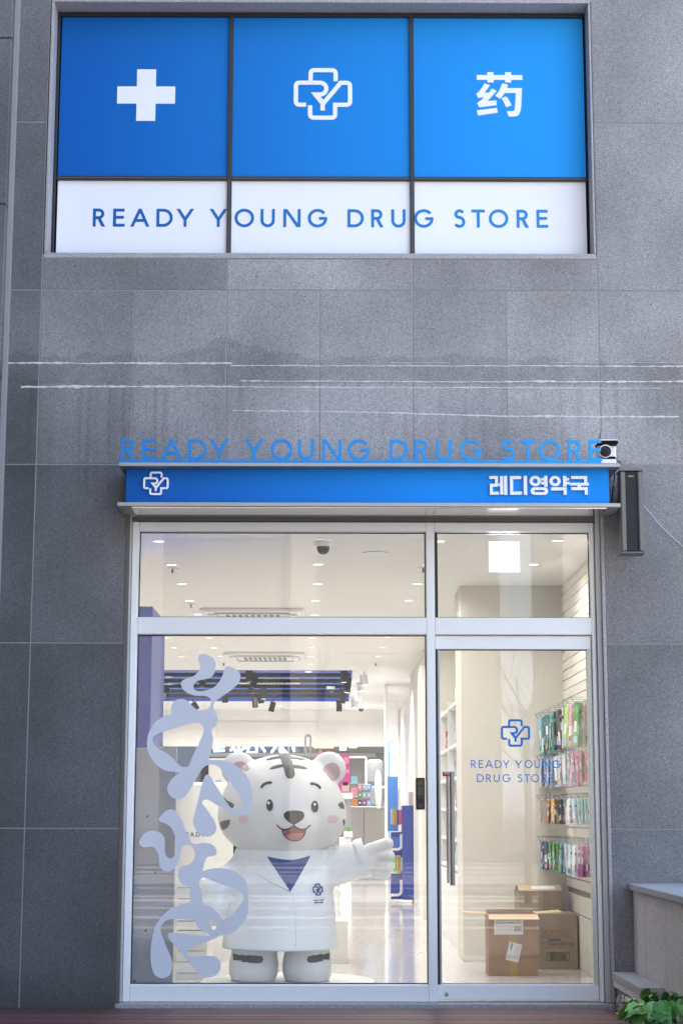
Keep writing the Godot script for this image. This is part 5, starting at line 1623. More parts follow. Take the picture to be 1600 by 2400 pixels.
	slabpx(pk, "panel", 804, 1803, 818, 1812, -17.996, 0.002, M.pack_pink, 0.0)
	var ps := thing("display_shelf", "white stand with a grey lower front under the magenta promotion carton", "shelf")
	slabpx(ps, "board", 786, 1858, 826, 1872, -17.9, 0.5, M.shop_white)
	slabpx(ps, "leg_panel", 812, 1873, 822, 1948, -18.0, 0.4, M.pack_grey)
	slabpx(ps, "board", 806, 1949, 826, 1962, -17.9, 0.5, M.shop_white)
	slabpx(ps, "goods", 812, 1938, 820, 1948.5, -17.95, 0.05, M.pack_green)
	slabpx(ps, "base", 795, 1963, 823, 2150, -18.0, 0.5, M.shop_white)
	var tr := thing("pink_card", "pink triangular promotion card standing above the statue's head", "display card")
	var to := U(748, 1792, -18.5)
	mk(tr, "card", flat([PackedVector2Array([Vector2(-0.08, 0), Vector2(0.11, 0), Vector2(0.06, 0.2), Vector2(0.015, 0.27), Vector2(-0.02, 0.2)])], 0.01), M.pack_pink, to)
	mk(tr, "print", flat([rect2(-0.04, 0.07, 0.08, 0.13)], 0.002), M.navy, to + Vector3(0, 0, 0.011))
	# grey loop headed post
	var lp := thing("loop_post", "brushed steel post with a long loop head behind the statue", "stand", U(721, 1790, -17.5))
	var ring := fillet([Vector2(-0.04, 0.0), Vector2(-0.04, 0.36), Vector2(0.045, 0.36), Vector2(0.045, 0.0)], 0.06)
	mk(lp, "loop", flat([stroke(ring, 0.035)], 0.06), M.steel, Vector3(0, 0.1, 0))
	mk(lp, "post", tube([Vector3(0, -1.5, 0.03), Vector3(0, 0.12, 0.03)], 0.03, 10), M.steel)
	# wide blue hood and window at the far end
	var gz := -22.6
	var rw := thing("rear_window", "far end glass front of the shop with white posts", "shop window")
	span(rw, "glass_pane", Vector3(-4.29, FL, gz - 0.012), Vector3(1.21, 2.62, gz), M.back_glass, 0.0)
	for px in [473, 675, 905]:
		slabpx(rw, "post", px - 3, 1726, px + 3, 2060, gz + 0.06, 0.05, M.white_frame)
	slabpx(rw, "rail", 560, 1714, 906, 1733, gz + 0.05, 0.04, M.white_frame)
	slabpx(rw, "rail", 480, 1765, 880, 1773, gz + 0.05, 0.04, mat("rail_grey", lin(0.5, 0.53, 0.55), 0.4))
	var rs := thing("rear_fascia", "dark blue fascia outside the far window with white letters seen from behind", "sign")
	slabpx(rs, "board", 476, 1724, 712, 1775, gz - 0.5, 0.05, mat("fascia", lin(0.02, 0.06, 0.16), 0.4))
	slabpx(rs, "blue_wing", 360, 1722, 472, 1815, gz - 0.4, 0.05, mat("wing_blue", lin(0.03, 0.13, 0.36), 0.35))
	var wl := glow("sign_backlight", lin(0.80, 0.97, 1.0), 1.1)
	for e in ["498,1744 526,1741", "498,1752 526,1750", "500,1760 526,1759", "540,1740 552,1762", "552,1740 540,1760", "560,1740 558,1762", "562,1742 574,1752 560,1762", "585,1740 580,1764 602,1764 600,1740", "605,1740 622,1762", "640,1740 645,1752 636,1764", "655,1740 668,1741 660,1752 672,1764 658,1765 655,1753", "685,1740 690,1762"]:
		var o := U(600, 1750, gz - 0.44)
		var pts := PackedVector2Array()
		for p in nums(e):
			pts.append((p - Vector2(600, 1750)) * Vector2(1, -1) / 121.0)
		mk(rs, "letter_light", flat([stroke(pts, 0.042)], 0.01), wl, Vector3(o.x, o.y, gz - 0.44))
	var rl := thing("rear_arcade", "arcade ceiling with warm strip lamps beyond the far window", "building")
	span(rl, "ceiling", Vector3(-6, 3.2, -34), Vector3(6, 3.4, -23.7), M.grey_counter, 0.0)
	span(rl, "back_wall", Vector3(-6, -0.2, -34.3), Vector3(6, 3.19, -34.01), M.facade_grey, 0.0)
	slabpx(rl, "dark_shopfront", 380, 1790, 700, 1880, -33.9, 0.1, M.window_dark)
	slabpx(rl, "pale_wall", 700, 1765, 900, 1880, -33.95, 0.04, M.facade_beige)
	var amber := glow("amber", lin(1.0, 0.68, 0.25), 1.6)
	for e in [[735, 781], [818, 836]]:
		slabpx(rl, "lamp_strip", e[0], 1747.5, e[1], 1752.5, -30.0, 0.1, amber, 0.0)
		var mid := U((e[0] + e[1]) * 0.5, 1750, -29.9)
		var sl := spot("strip_beam_%d" % e[0], Vector3(mid.x, mid.y - 0.05, -30.05), 1.6, 85.0, 0.1, rl)
		sl.light_color = Color(1.0, 0.88, 0.68)
	var ex := thing("exit_sign", "small pale green lit exit sign beyond the far window", "sign")
	slabpx(ex, "case", 795, 1741, 812, 1759, -24.0, 0.05, M.white_frame)
	slabpx(ex, "lit_face", 796, 1742, 811, 1758, -23.995, 0.004, glow("exit_glow", lin(0.65, 1.0, 0.85), 1.2), 0.0)
	# low white display table left of the statue's feet, and the dark screen
	for e in [[-12.0, 720, 2090, 800, 2130, "long white low table far behind the statue"], [-9.0, 540, 2080, 640, 2150, "white low display table behind the statue's coat"]]:
		var t := thing("low_table", e[5], "table")
		var a := U(e[1], e[2], e[0])
		var b := U(e[3], e[2], e[0])
		span(t, "top", Vector3(a.x, a.y - 0.04, e[0] - 1.2), Vector3(b.x, a.y, e[0]), M.shop_white, 0.006)
		span(t, "base", Vector3(a.x + 0.03, FL, e[0] - 1.15), Vector3(b.x - 0.03, a.y - 0.041, e[0] - 0.04), M.shop_white, 0.004)
	var cab := thing("white_cabinet", "white low cabinet with faint grooves right behind the statue", "cabinet")
	slabpx(cab, "body", 775, 2158, 815, 2280, -3.2, 0.5, M.cream, 0.004)
	slabpx(cab, "upper_box", 783, 2080, 793, 2150, -4.6, 0.2, M.paper, 0.004)

func left_corner() -> void:
	var c := thing("blue_cabinet", "tall deep blue cabinet top in the left corner behind the display pane", "cabinet")
	var royal := mat("cabinet_blue", lin(0.004, 0.05, 0.34), 0.4, 0.0, 0.3)
	var a := U(358, 1421, -0.65)
	var y0 := U(340, 1752, -0.65).y
	span(c, "front_panel", Vector3(-2.4, y0, -0.67), Vector3(a.x, a.y, -0.65), royal, 0.003)
	span(c, "side_panel", Vector3(a.x - 0.02, y0, -1.55), Vector3(a.x, a.y, -0.671), royal, 0.003)
	span(c, "top_panel", Vector3(-2.4, a.y - 0.02, -1.55), Vector3(a.x - 0.021, a.y - 0.001, -0.671), royal, 0.003)
	span(c, "base", Vector3(-2.4, FL, -1.5), Vector3(a.x - 0.03, y0 - 0.001, -0.7), M.shop_white, 0.003)
	var g := thing("grey_board", "grey board with small bolts standing behind the left edge of the display pane", "panel")
	var xr := U(410, 2000, -0.3).x
	var yt := U(360, 1752, -0.3).y
	span(g, "board", Vector3(-1.75, FL, -0.33), Vector3(xr, yt, -0.3), M.grey_panel, 0.003)
	for e in [[346, 1913], [364, 2045], [342, 2181], [316, 2299]]:
		var p := U(e[0], e[1], -0.299)
		mk(g, "bolt", disc_lathe(0.006, 0.004, 0.002, 12), M.black, Vector3(p.x, p.y, -0.2995)).rotation_degrees = Vector3(90, 0, 0)
	# white round stand with lettering
	var st := thing("round_stand", "white round counter with blue lettering, half hidden behind the film", "counter", Vector3(U(455, 1960, -3.6).x, FL, -3.6))
	mk(st, "drum", lathe([[0.0, 0.0], [0.33, 0.0], [0.33, 1.42], [0.32, 1.45], [0.0, 1.455]], 40), M.shop_white)
	var s2: Material = M.navy
	for i in 5:
		var e: Array = WORDS[i]
		var x: float = (e[1] - 620.0) / 87.0 * 0.036
		mk(st, "letter", flat(glyph(e[0], 0.155), 0.003, 0.00036), s2, Vector3(x, U(450, 1961, -3.3).y - FL, sqrt(0.331 * 0.331 - x * x) - 0.001))
	var pn := thing("emblem_panel", "white panel with the blue cross emblem beside the statue's left ear", "sign")
	slabpx(pn, "panel", 488, 1778, 532, 1880, -8.0, 0.05, M.shop_white)
	var lo := U(512, 1842, -7.999)
	mk(pn, "emblem", logo_mesh(0.13, 0.003), M["edge_blue"], lo)
	var dk := thing("dark_monitor", "dark display monitor beside the statue's cheek", "monitor")
	slabpx(dk, "screen", 470, 1790, 490, 1850, -9.0, 0.05, M.led_black)
	slabpx(dk, "stand", 478, 1850, 482, 2000, -9.02, 0.03, M.frame_grey)
	var ch := thing("dark_chair", "dark seat and cushion behind the statue's cheek on the left", "chair")
	slabpx(ch, "seat", 470, 1965, 560, 2000, -7.5, 0.5, M.black, 0.03)
	slabpx(ch, "backrest", 478, 1880, 515, 1962, -8.0, 0.06, M.pack_grey, 0.02)
	slabpx(ch, "leg", 490, 2001, 494, 2110, -7.7, 0.04, M.black)
	# stacked white drawers
	for k in 2:
		var dr := thing("white_drawer_unit", ["white drawer unit under the film, upper one", "white drawer unit under the film, standing on the floor"][k], "cabinet")
		var y1: float = [2060, 2182][k]
		var y2: float = [2180, 2318][k]
		var zz: float = -1.9
		slabpx(dr, "body", 412, y1, 500 if k == 0 else 486, y2, zz, 0.7, M.shop_white, 0.004)
		for j in 4:
			slabpx(dr, "groove", 416, y1 + 20 + j * 26, 480, y1 + 21.5 + j * 26, zz + 0.002, 0.003, M.groove, 0.0)

# ---------------------------------------------------------------- statue
const SO := Vector3(-0.388, 0.12, -1.5)

func ell(p: Vector3, c: Vector3, r: Vector3) -> float:
	var q := p - c
	var k0 := (q / r).length()
	var k1 := (q / (r * r)).length()
	return k0 * (k0 - 1.0) / maxf(k1, 1e-5)

func cap(p: Vector3, a: Vector3, b: Vector3, ra: float, rb: float) -> float:
	var ba := b - a
	var t := clampf((p - a).dot(ba) / ba.dot(ba), 0.0, 1.0)
	return (p - a - ba * t).length() - lerpf(ra, rb, t)

func smin(a: float, b: float, k: float) -> float:
	var h := maxf(k - absf(a - b), 0.0) / k
	return minf(a, b) - h * h * k * 0.25

func head_sdf(p: Vector3) -> float:
	var d := ell(p, Vector3(0.009, 1.225, 0), Vector3(0.435, 0.365, 0.39))
	d = smin(d, ell(p, Vector3(0.009, 1.13, 0.02), Vector3(0.45, 0.27, 0.37)), 0.10)
	for s in [[-0.312, 1.487], [0.345, 1.49]]:
		d = smin(d, ell(p, Vector3(s[0], s[1], -0.04), Vector3(0.126, 0.124, 0.062)), 0.03)
	d = smin(d, ell(p, Vector3(0.085, 1.085, 0.33), Vector3(0.16, 0.10, 0.10)), 0.06)
	return d

func legs_sdf(p: Vector3) -> float:
	var d := 1e3
	for s in [-1.0, 1.0]:
		var x := -0.185 if s < 0 else 0.192
		var l := cap(p, Vector3(x, 0.42, 0), Vector3(x, 0.15, 0), 0.158, 0.164)
		l = smin(l, ell(p, Vector3(x + s * 0.002, 0.07, 0.02), Vector3(0.172, 0.15, 0.19)), 0.05)
		d = minf(d, l)
	return maxf(d, -p.y)

func hand_sdf(p: Vector3) -> float:
	var d := ell(p, Vector3(0.665, 0.845, 0.0), Vector3(0.105, 0.115, 0.10))
	d = smin(d, cap(p, Vector3(0.645, 0.905, 0.05), Vector3(0.765, 0.955, 0.07), 0.055, 0.046), 0.02)
	d = smin(d, cap(p, Vector3(0.70, 0.865, 0.06), Vector3(0.775, 0.87, 0.085), 0.045, 0.043), 0.014)
	d = smin(d, cap(p, Vector3(0.70, 0.80, 0.05), Vector3(0.772, 0.80, 0.075), 0.046, 0.045), 0.014)
	d = smin(d, cap(p, Vector3(0.69, 0.745, 0.03), Vector3(0.752, 0.742, 0.05), 0.042, 0.040), 0.014)
	d = smin(d, cap(p, Vector3(0.68, 0.83, -0.05), Vector3(0.765, 0.835, -0.05), 0.044, 0.042), 0.02)
	return d

func body_sdf(p: Vector3) -> float:
	var d := head_sdf(p)
	d = smin(d, ell(p, Vector3(0, 0.62, 0), Vector3(0.31, 0.42, 0.24)), 0.04)
	d = minf(d, legs_sdf(p))
	d = smin(d, cap(p, Vector3(0.30, 0.76, 0), Vector3(0.62, 0.84, 0), 0.09, 0.10), 0.03)
	d = smin(d, hand_sdf(p), 0.02)
	d = smin(d, cap(p, Vector3(-0.28, 0.74, 0), Vector3(-0.46, 0.47, 0.08), 0.07, 0.09), 0.03)
	return d

func coat_sdf(p: Vector3) -> float:
	var r := lerpf(0.392, 0.352, clampf((p.y - 0.22) / 0.40, 0.0, 1.0))
	r = lerpf(r, 0.30, smoothstep(0.58, 0.86, p.y))
	var d := (Vector2(p.x, p.z * 1.18).length() - r) * 0.9
	d = maxf(d, 0.245 - p.y)
	d = maxf(d, p.y - 0.90) - 0.022
	d = smin(d, cap(p, Vector3(0.26, 0.755, 0), Vector3(0.60, 0.852, 0), 0.135, 0.132), 0.05)
	d = maxf(d, (p - Vector3(0.615, 0.855, 0)).dot(Vector3(0.96, 0.28, 0)))
	var l := smin(cap(p, Vector3(-0.25, 0.77, 0), Vector3(-0.45, 0.62, 0.03), 0.125, 0.118), cap(p, Vector3(-0.45, 0.62, 0.03), Vector3(-0.455, 0.53, 0.06), 0.118, 0.108), 0.03)
	d = smin(d, l, 0.05)
	return d

func nets(sdf: Callable, lo: Vector3, hi: Vector3, cell: float) -> ArrayMesh:
	var nx := int((hi.x - lo.x) / cell) + 2
	var ny := int((hi.y - lo.y) / cell) + 2
	var nz := int((hi.z - lo.z) / cell) + 2
	var v := PackedFloat32Array()
	v.resize(nx * ny * nz)
	v.fill(1.0)
	var bs := 6
	for bz in range(0, nz, bs):
		for by in range(0, ny, bs):
			for bx in range(0, nx, bs):
				var c := lo + Vector3(bx + bs * 0.5, by + bs * 0.5, bz + bs * 0.5) * cell
				var d: float = sdf.call(c)
				if absf(d) > bs * cell * 1.9:
					if d < 0.0:
						for z in range(bz, mini(bz + bs, nz)):
							for y in range(by, mini(by + bs, ny)):
								for x in range(bx, mini(bx + bs, nx)):
									v[(z * ny + y) * nx + x] = -1.0
					continue
				for z in range(bz, mini(bz + bs, nz)):
					for y in range(by, mini(by + bs, ny)):
						for x in range(bx, mini(bx + bs, nx)):
							v[(z * ny + y) * nx + x] = sdf.call(lo + Vector3(x, y, z) * cell)
	var at := PackedInt32Array()
	at.resize(nx * ny * nz)
	at.fill(-1)
	var verts := PackedVector3Array()
	var edges := [[0, 1], [2, 3], [4, 5], [6, 7], [0, 2], [1, 3], [4, 6], [5, 7], [0, 4], [1, 5], [2, 6], [3, 7]]
	for z in nz - 1:
		for y in ny - 1:
			for x in nx - 1:
				var i := (z * ny + y) * nx + x
				var a := v[i]
				var s := a < 0.0
				if s == (v[i + 1] < 0.0) and s == (v[i + nx] < 0.0) and s == (v[i + nx + 1] < 0.0) and s == (v[i + nx * ny] < 0.0) and s == (v[i + nx * ny + 1] < 0.0) and s == (v[i + nx * ny + nx] < 0.0) and s == (v[i + nx * ny + nx + 1] < 0.0):
					continue
				var q := [v[i], v[i + 1], v[i + nx], v[i + nx + 1], v[i + nx * ny], v[i + nx * ny + 1], v[i + nx * ny + nx], v[i + nx * ny + nx + 1]]
				var sum := Vector3.ZERO
				var n := 0
				for e in edges:
					var f0: float = q[e[0]]
					var f1: float = q[e[1]]
					if (f0 < 0.0) != (f1 < 0.0):
						var t: float = f0 / (f0 - f1)
						var p0 := Vector3(e[0] & 1, (e[0] >> 1) & 1, e[0] >> 2)
						var p1 := Vector3(e[1] & 1, (e[1] >> 1) & 1, e[1] >> 2)
						sum += p0.lerp(p1, t)
						n += 1
				at[i] = verts.size()
				verts.append(lo + (Vector3(x, y, z) + sum / n) * cell)
	var idx := PackedInt32Array()
	for z in range(1, nz - 1):
		for y in range(1, ny - 1):
			for x in range(1, nx - 1):
				var i := (z * ny + y) * nx + x
				var s := v[i] < 0.0
				for ax in 3:
					var st: int = [1, nx, nx * ny][ax]
					if s == (v[i + st] < 0.0):
						continue
					var u: int = [nx, nx * ny, 1][ax]
					var w: int = [nx * ny, 1, nx][ax]
					var a := at[i]
					var b := at[i - u]
					var c := at[i - u - w]
					var d := at[i - w]
					if a < 0 or b < 0 or c < 0 or d < 0:
						continue
					if s:
						idx.append_array([a, c, b, a, d, c])
					else:
						idx.append_array([a, b, c, a, c, d])
	var nrm := PackedVector3Array()
	nrm.resize(verts.size())
	for i in verts.size():
		nrm[i] = grad(sdf, verts[i], cell * 0.5)
	# wind every triangle clockwise as seen from outside
	for k in range(0, idx.size(), 3):
		var a := verts[idx[k]]
		if (verts[idx[k + 1]] - a).cross(verts[idx[k + 2]] - a).dot(nrm[idx[k]]) > 0.0:
			var t := idx[k + 1]
			idx[k + 1] = idx[k + 2]
			idx[k + 2] = t
	var arr := []
	arr.resize(Mesh.ARRAY_MAX)
	arr[Mesh.ARRAY_VERTEX] = verts
	arr[Mesh.ARRAY_NORMAL] = nrm
	arr[Mesh.ARRAY_INDEX] = idx
	var m := ArrayMesh.new()
	m.add_surface_from_arrays(Mesh.PRIMITIVE_TRIANGLES, arr)
	return m

func grad(sdf: Callable, p: Vector3, h: float) -> Vector3:
	var g := Vector3.ZERO
	for k in [Vector3(1, -1, -1), Vector3(-1, -1, 1), Vector3(-1, 1, -1), Vector3(1, 1, 1)]:
		g += k * float(sdf.call(p + k * h))
	return g.normalized()

func hit(sdf: Callable, px: float, py: float) -> Array:    # where the sight line through a surveyed point meets the statue, and the normal there
	var d := ray(px, py).normalized()
	var o := U(px, py, SO.z + 0.75) - SO
	var t := 0.0
	for i in 70:
		var s: float = sdf.call(o + d * t)
		t += s * 0.8
		if absf(s) < 0.0004 or t > 1.6:
			break
	var p := o + d * t
	return [p, grad(sdf, p, 0.006)]

func painted(parent: Node, n: String, sdf: Callable, pts: Array, off: float, m: Material, dome := 0.0) -> MeshInstance3D:   # a raised patch that follows the surface; pts in photograph pixels
	var c := Vector2.ZERO
	for p in pts:
		c += p
	c /= pts.size()
	var fs := [1.0, 0.8, 0.6, 0.4, 0.2]
	var rows := []
	for f in fs:
		var row := []
		for p in pts:
			var q: Vector2 = c.lerp(p, f)
			var r := hit(sdf, q.x, q.y)
			row.append([r[0] + r[1] * (off + dome * sqrt(1.0 - f * f)), r[1], r[0]])
		rows.append(row)
	var cc := hit(sdf, c.x, c.y)
	var cp: Vector3 = cc[0] + cc[1] * (off + dome)
	var st := start()
	var k := pts.size()
	var put := func(list: Array) -> void:
		var g: Vector3 = (list[1][0] - list[0][0]).cross(list[2][0] - list[0][0])
		var o := [0, 1, 2]
		if g.dot(list[0][1]) > 0.0:
			o = [0, 2, 1]
		for e in o:
			st.set_normal(list[e][1])
			st.add_vertex(list[e][0])
	for i in k:
		var j := (i + 1) % k
		for r in fs.size() - 1:
			put.call([rows[r][i], rows[r][j], rows[r + 1][j]])
			put.call([rows[r][i], rows[r + 1][j], rows[r + 1][i]])
		put.call([rows[-1][i], rows[-1][j], [cp, cc[1]]])
		var a: Vector3 = rows[0][i][0]
		var b: Vector3 = rows[0][j][0]
		var nn: Vector3 = (rows[0][i][0] - cp).normalized()
		quad(st, a, b, rows[0][j][2] - rows[0][j][1] * 0.004, rows[0][i][2] - rows[0][i][1] * 0.004, nn)
	return mk(parent, n, st.commit(), m, Vector3.ZERO)

func z4(s: String) -> Array:                             # points noted on the enlarged view of the statue -> photograph pixels
	var o := []
	for p in nums(s):
		o.append(Vector2(480.0 + p.x * 0.33163, 1740.0 + p.y * 0.33163))
	return o

func line4(parent: Node, n: String, sdf: Callable, s: String, w: float, off: float, m: Material) -> void:
	var pts := z4(s)
	var c := Curve2D.new()
	for i in pts.size():
		var t: Vector2 = (pts[mini(i + 1, pts.size() - 1)] - pts[maxi(i - 1, 0)]) * 0.18
		c.add_point(pts[i], -t, t)
	c.bake_interval = 1.5
	var b := c.get_baked_points()
	var st := start()
	var ring := []
	for i in b.size():
		var r := hit(sdf, b[i].x, b[i].y)
		ring.append(r[0] + r[1] * off)
	for i in ring.size() - 1:
		pass
	add_tube(st, ring, w, 6)
	mk(parent, n, st.commit(), m)

func statue() -> void:
	var pl := thing("statue_plinth", "low round white plinth under the tiger statue", "plinth", Vector3(-0.33, FL, -1.52))
	mk(pl, "disc", lathe([[0.0, 0.0], [0.62, 0.0], [0.62, 0.022], [0.61, 0.029], [0.0, 0.0295]], 64), M.plinth)
	var s := thing("tiger_statue", "big white cartoon tiger statue in a white coat, one arm stretched out", "statue", SO)
	var fb := body_sdf
	var fc := coat_sdf
	var fh := head_sdf
	mk(s, "body", nets(fb, Vector3(-0.62, -0.03, -0.46), Vector3(0.86, 1.68, 0.50), 0.0135), M.statue_fur)
	var coat := mk(s, "coat", nets(fc, Vector3(-0.66, 0.18, -0.42), Vector3(0.68, 0.98, 0.42), 0.0135), M.statue_coat)
	var st := start()
	add_tube(st, [Vector3(0.565, 0.842, 0), Vector3(0.578, 0.8465, 0), Vector3(0.60, 0.8535, 0), Vector3(0.618, 0.859, 0)], 0.143, 36)
	mk(coat, "cuff", st.commit(), M.statue_coat)
	painted(coat, "shirt_front", fc, z4("440,806 500,818 560,828 610,830 660,824 745,800 710,868 672,938 637,1000 602,1056 562,990 518,925 478,865"), 0.004, M.navy)
	line4(coat, "lapel_seam", fc, "372,938 440,975 520,1015 602,1056", 0.0022, 0.0, M.print_grey)
	line4(coat, "lapel_seam", fc, "372,938 400,905 440,868", 0.0018, 0.0, M.statue_coat)
	line4(coat, "lapel_seam", fc, "350,852 390,868 415,858", 0.0018, 0.0, M.statue_coat)
	line4(coat, "front_seam", fc, "604,1060 628,1100 640,1250 645,1440", 0.003, 0.0, M.statue_coat)
	line4(coat, "pocket_edge", fc, "720,1225 790,1226 850,1222", 0.003, 0.0, M.statue_coat)
	# breast emblem and name
	var hp := hit(fc, 744, 2085)
	var zb: Vector3 = hp[1]
	var xb := Vector3.UP.cross(zb).normalized()
	var bb := Basis(xb, zb.cross(xb), zb)
	var em := mk(coat, "emblem", logo_mesh(0.090, 0.006), M.navy)
	em.transform = Transform3D(bb, hp[0] + zb * 0.001)
	for r in 2:
		for i in (10 if r == 0 else 9):
			var e: Array = WORDS[i + 10 * r]
			var x: float = (e[1] - [965.0, 2066.0][r]) / 87.0 * 0.0082 * 0.92
			var l := mk(coat, "letter", flat(glyph(e[0], 0.155), 0.004, 0.000082), M.navy)
			l.transform = Transform3D(bb, hp[0] + bb * Vector3(x, -0.078 - r * 0.016, -0.0012))
	# face
	for e in [["435,445 438,425 446,410 458,403 470,408 480,425 484,446 480,468 471,483 460,488 447,482 438,466", 453, 430], ["751,455 754,433 762,418 774,411 786,417 795,434 798,456 795,477 787,492 774,497 762,491 754,475", 771, 440]]:
		var ey := painted(s, "eye", fh, z4(e[0]), 0.006, M.statue_black, 0.006)
		var ring := []
		for k in 10:
			ring.append(Vector2(480.0 + (e[1] + 9.0 * cos(TAU * k / 10)) * 0.33163, 1740.0 + (e[2] + 10.0 * sin(TAU * k / 10)) * 0.33163))
		painted(ey, "highlight", fh, ring, 0.013, M.paper)
	for e in ["400,322 408,306 424,294 445,286 474,284", "745,292 770,293 790,301 806,314 815,328"]:
		line4(s, "eyebrow", fh, e, 0.0095, 0.002, M.statue_black)
	painted(s, "nose", fh, z4("556,518 562,500 580,488 610,483 645,483 675,486 695,496 702,514 698,534 682,552 660,566 640,577 628,580 612,574 590,560 568,540"), 0.006, M.statue_nose, 0.022)
	line4(s, "mouth_line", fh, "508,580 530,604 560,615 595,608 628,588", 0.0045, 0.001, M.statue_black)
	line4(s, "mouth_line", fh, "628,588 660,608 695,615 722,604 745,585", 0.0045, 0.001, M.statue_black)
	line4(s, "mouth_line", fh, "630,576 629,588", 0.0045, 0.001, M.statue_black)
	var mo := painted(s, "mouth", fh, z4("547,616 575,617 605,608 629,594 655,608 690,617 711,613 704,642 690,668 668,685 640,693 612,690 585,678 562,652"), 0.002, M.statue_mouth)
	painted(mo, "tongue", fh, z4("575,662 600,645 630,640 665,638 696,640 688,664 668,682 640,690 612,687 590,678"), 0.0045, M.statue_tongue)
	line4(mo, "lip", fh, "545,614 552,640 575,672 605,690 640,695 670,686 695,664 708,636 713,612", 0.0032, 0.002, M.statue_black)
	# markings, raised paint
	for e in ["522,92 560,90 604,92 616,130 626,170 634,210 634,235 620,252 602,256 584,250 570,232 562,200 550,160 536,120", "433,126 470,108 510,100 540,100 552,112 510,114 470,121", "602,102 640,104 680,112 711,126 680,124 640,116 606,114", "459,188 480,172 520,160 552,157 558,172 520,180 484,188", "610,160 650,160 695,170 727,186 700,188 660,182 616,178", "111,562 140,552 180,545 176,575 160,603 138,618 124,612 114,590", "941,438 955,425 968,420 980,445 982,472 962,465 948,452", "974,545 984,545 986,572 981,592 976,570", "136,385 160,410 190,425 208,440 200,462 180,462 156,440 140,412"]:
		painted(s, "stripe", fh, z4(e), 0.0045, M.statue_grey)
	painted(s, "cheek_blush", fh, z4("866,540 874,522 895,514 920,515 938,525 942,545 932,564 908,574 884,570 870,558"), 0.0015, M.statue_blush)
	painted(s, "cheek_blush", fh, z4("236,540 244,522 265,514 290,515 308,525 312,545 302,564 278,574 254,570 240,558"), 0.0015, M.statue_blush)
	for e in ["834,192 845,168 868,150 900,142 930,152 950,178 955,212 944,245 922,268 900,276 872,240", "205,150 230,136 262,134 292,148 310,168 316,186 296,204 270,196 236,178"]:
		painted(s, "inner_ear", fb, z4(e), 0.003, M.statue_pink)
	for e in ["199,1490 250,1498 310,1504 370,1508 402,1512 413,1532 404,1556 380,1562 330,1560 270,1552 202,1540", "720,1532 730,1514 760,1506 820,1494 880,1484 878,1535 830,1546 780,1556 740,1558 724,1548"]:
		painted(s, "leg_stripe", legs_sdf, z4(e), 0.0022, M.statue_grey)

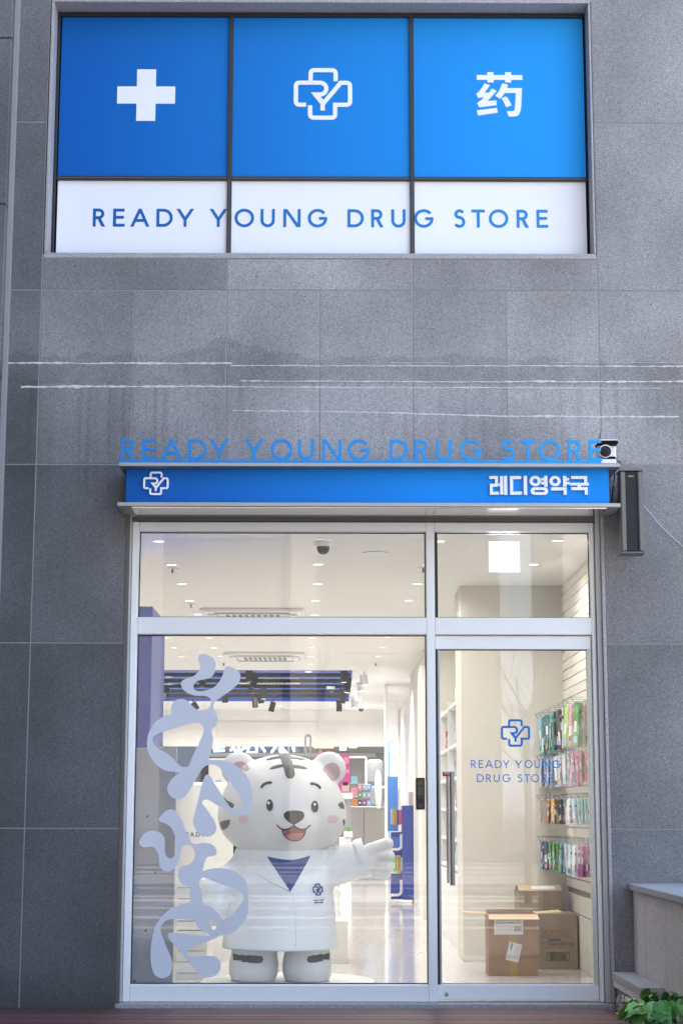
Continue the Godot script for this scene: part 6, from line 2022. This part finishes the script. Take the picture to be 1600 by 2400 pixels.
# ---------------------------------------------------------------- outside, right foot of the wall
func outdoor_right() -> void:
	var w := thing("low_wall", "low grey granite wall with a flat coping running out from the facade on the right", "wall")
	var x0 := 1.885
	var yt := 0.815
	span(w, "core", Vector3(x0 + 0.03, -0.25, 0.01), Vector3(2.9, yt - 0.002, 5.0), M.concrete, 0.0)
	var zs := [0.008, 0.42, 1.12, 2.1, 3.1, 4.1, 5.0]
	for k in 6:
		span(w, "stone_slab", Vector3(x0, -0.2, zs[k] + 0.002), Vector3(x0 + 0.029, yt - 0.001, zs[k + 1] - 0.002), M.concrete_light if k % 2 == 0 else M.concrete, 0.003)
	var zc := [0.006, 0.9, 2.0, 3.2, 5.0]
	for k in 4:
		span(w, "coping_stone", Vector3(x0 - 0.028, yt, zc[k] + 0.0015), Vector3(2.95, yt + 0.042, zc[k + 1] - 0.0015), M.trim_stone, 0.005)
	var s := thing("stone_step", "short stack of chipped stone slabs against the wall beside the deck", "step")
	var rng := RandomNumberGenerator.new()
	rng.seed = 12
	var yb := [0.0, 0.075, 0.15, 0.222, 0.265, 0.312]
	for k in 5:
		var m: Material = [M.rubble, M.rubble, M.rubble, M.concrete_light, M.trim_stone][k]
		var dx: float = [0.035, 0.02, 0.03, 0.006, 0.0][k]
		span(s, "stone_slab" if k > 2 else "rubble_course", Vector3(1.742 + dx, yb[k] - 0.1 if k == 0 else yb[k] + 0.001, 0.008), Vector3(1.882, yb[k + 1], 1.02 - dx * 2.0), m, 0.003)
	for k in 14:
		var c := box(s, "rubble_stone", Vector3(1.752 + rng.randf_range(0, 0.02), rng.randf_range(0.06, 0.2), 0.06 + k * 0.066), Vector3(0.03, rng.randf_range(0.025, 0.05), rng.randf_range(0.03, 0.07)), [M.rubble, M.concrete, M.trim_stone][k % 3], 0.008)
		c.rotation_degrees = Vector3(rng.randf_range(-14, 14), rng.randf_range(-10, 10), rng.randf_range(-12, 12))
	# broad leaved plant
	var p := thing("leafy_plant", "broad leaved green plant growing at the foot of the low wall", "plant", Vector3(1.74, 0.03, 1.75))
	var tones := [lin(0.10, 0.32, 0.06), lin(0.065, 0.22, 0.05), lin(0.20, 0.44, 0.11), lin(0.04, 0.12, 0.04)]
	var ms := []
	for k in 4:
		var m := mat("leaf_%d" % k, tones[k], 0.38)
		m.backlight_enabled = true
		m.backlight = Color(0.10, 0.20, 0.05)
		ms.append(m)
	var vein := mat("leaf_vein", lin(0.22, 0.36, 0.12), 0.4)
	var leaves := []
	for k in 4:
		leaves.append(leaf_mesh(0.085 + 0.012 * k, 0.05 + 0.3 * k))
	var stems := start()
	for i in 64:
		var bx := rng.randf_range(-0.17, 0.125)
		var bz := rng.randf_range(-0.28, 0.35)
		var hh := rng.randf_range(0.12, 0.29) + 0.05 * smoothstep(-0.1, 0.1, bx)
		var root := Vector3(bx * 0.6, 0.0, bz * 0.7)
		var tip := Vector3(bx, hh, bz)
		add_tube(stems, [root, root.lerp(tip, 0.5) + Vector3(0, 0.03, 0), tip], 0.0025, 5, false)
		var l := mk(p, "leaf", leaves[rng.randi() % 4], ms[[0, 0, 1, 1, 2, 3][rng.randi() % 6]])
		var yaw := atan2(bx, bz) + rng.randf_range(-0.9, 0.9)
		l.transform = Transform3D(Basis.from_euler(Vector3(rng.randf_range(0.1, 0.95), yaw, rng.randf_range(-0.4, 0.4))), tip)
		mk(l, "midrib", tube([Vector3(0, 0.002, 0), Vector3(0, 0.006, 0.04), Vector3(0, -0.002, 0.085)], 0.0009, 4), vein)
	mk(p, "stems", stems.commit(), ms[1])

func leaf_mesh(l: float, curl: float) -> ArrayMesh:      # heart shaped leaf growing along +z, folded at the midrib
	var st := start()
	var rows := []
	for i in 9:
		var t := i / 8.0
		var w := l * 0.40 * pow(sin(PI * pow(clampf(t * 0.96 + 0.04, 0, 1), 0.62)), 0.85)
		var row := []
		for j in 5:
			var u := (j - 2) / 2.0
			var back := -0.10 * l * absf(u) * (1.0 - t) * 1.6
			row.append(Vector3(u * w, absf(u) * w * 0.28 - curl * 0.10 * l * t * t + 0.006 * sin(t * 9.0 + u * 2.0), t * l + back))
		rows.append(row)
	for i in 8:
		for j in 4:
			var a: Vector3 = rows[i][j]
			var b: Vector3 = rows[i][j + 1]
			var c: Vector3 = rows[i + 1][j + 1]
			var d: Vector3 = rows[i + 1][j]
			var n := (d - a).cross(b - a).normalized()
			if n.y < 0:
				n = -n
			if n.length() < 0.5:
				n = Vector3.UP
			if (c - a).length() < 1e-6:
				continue
			quad(st, a, b, c, d, n)
	return st.commit()
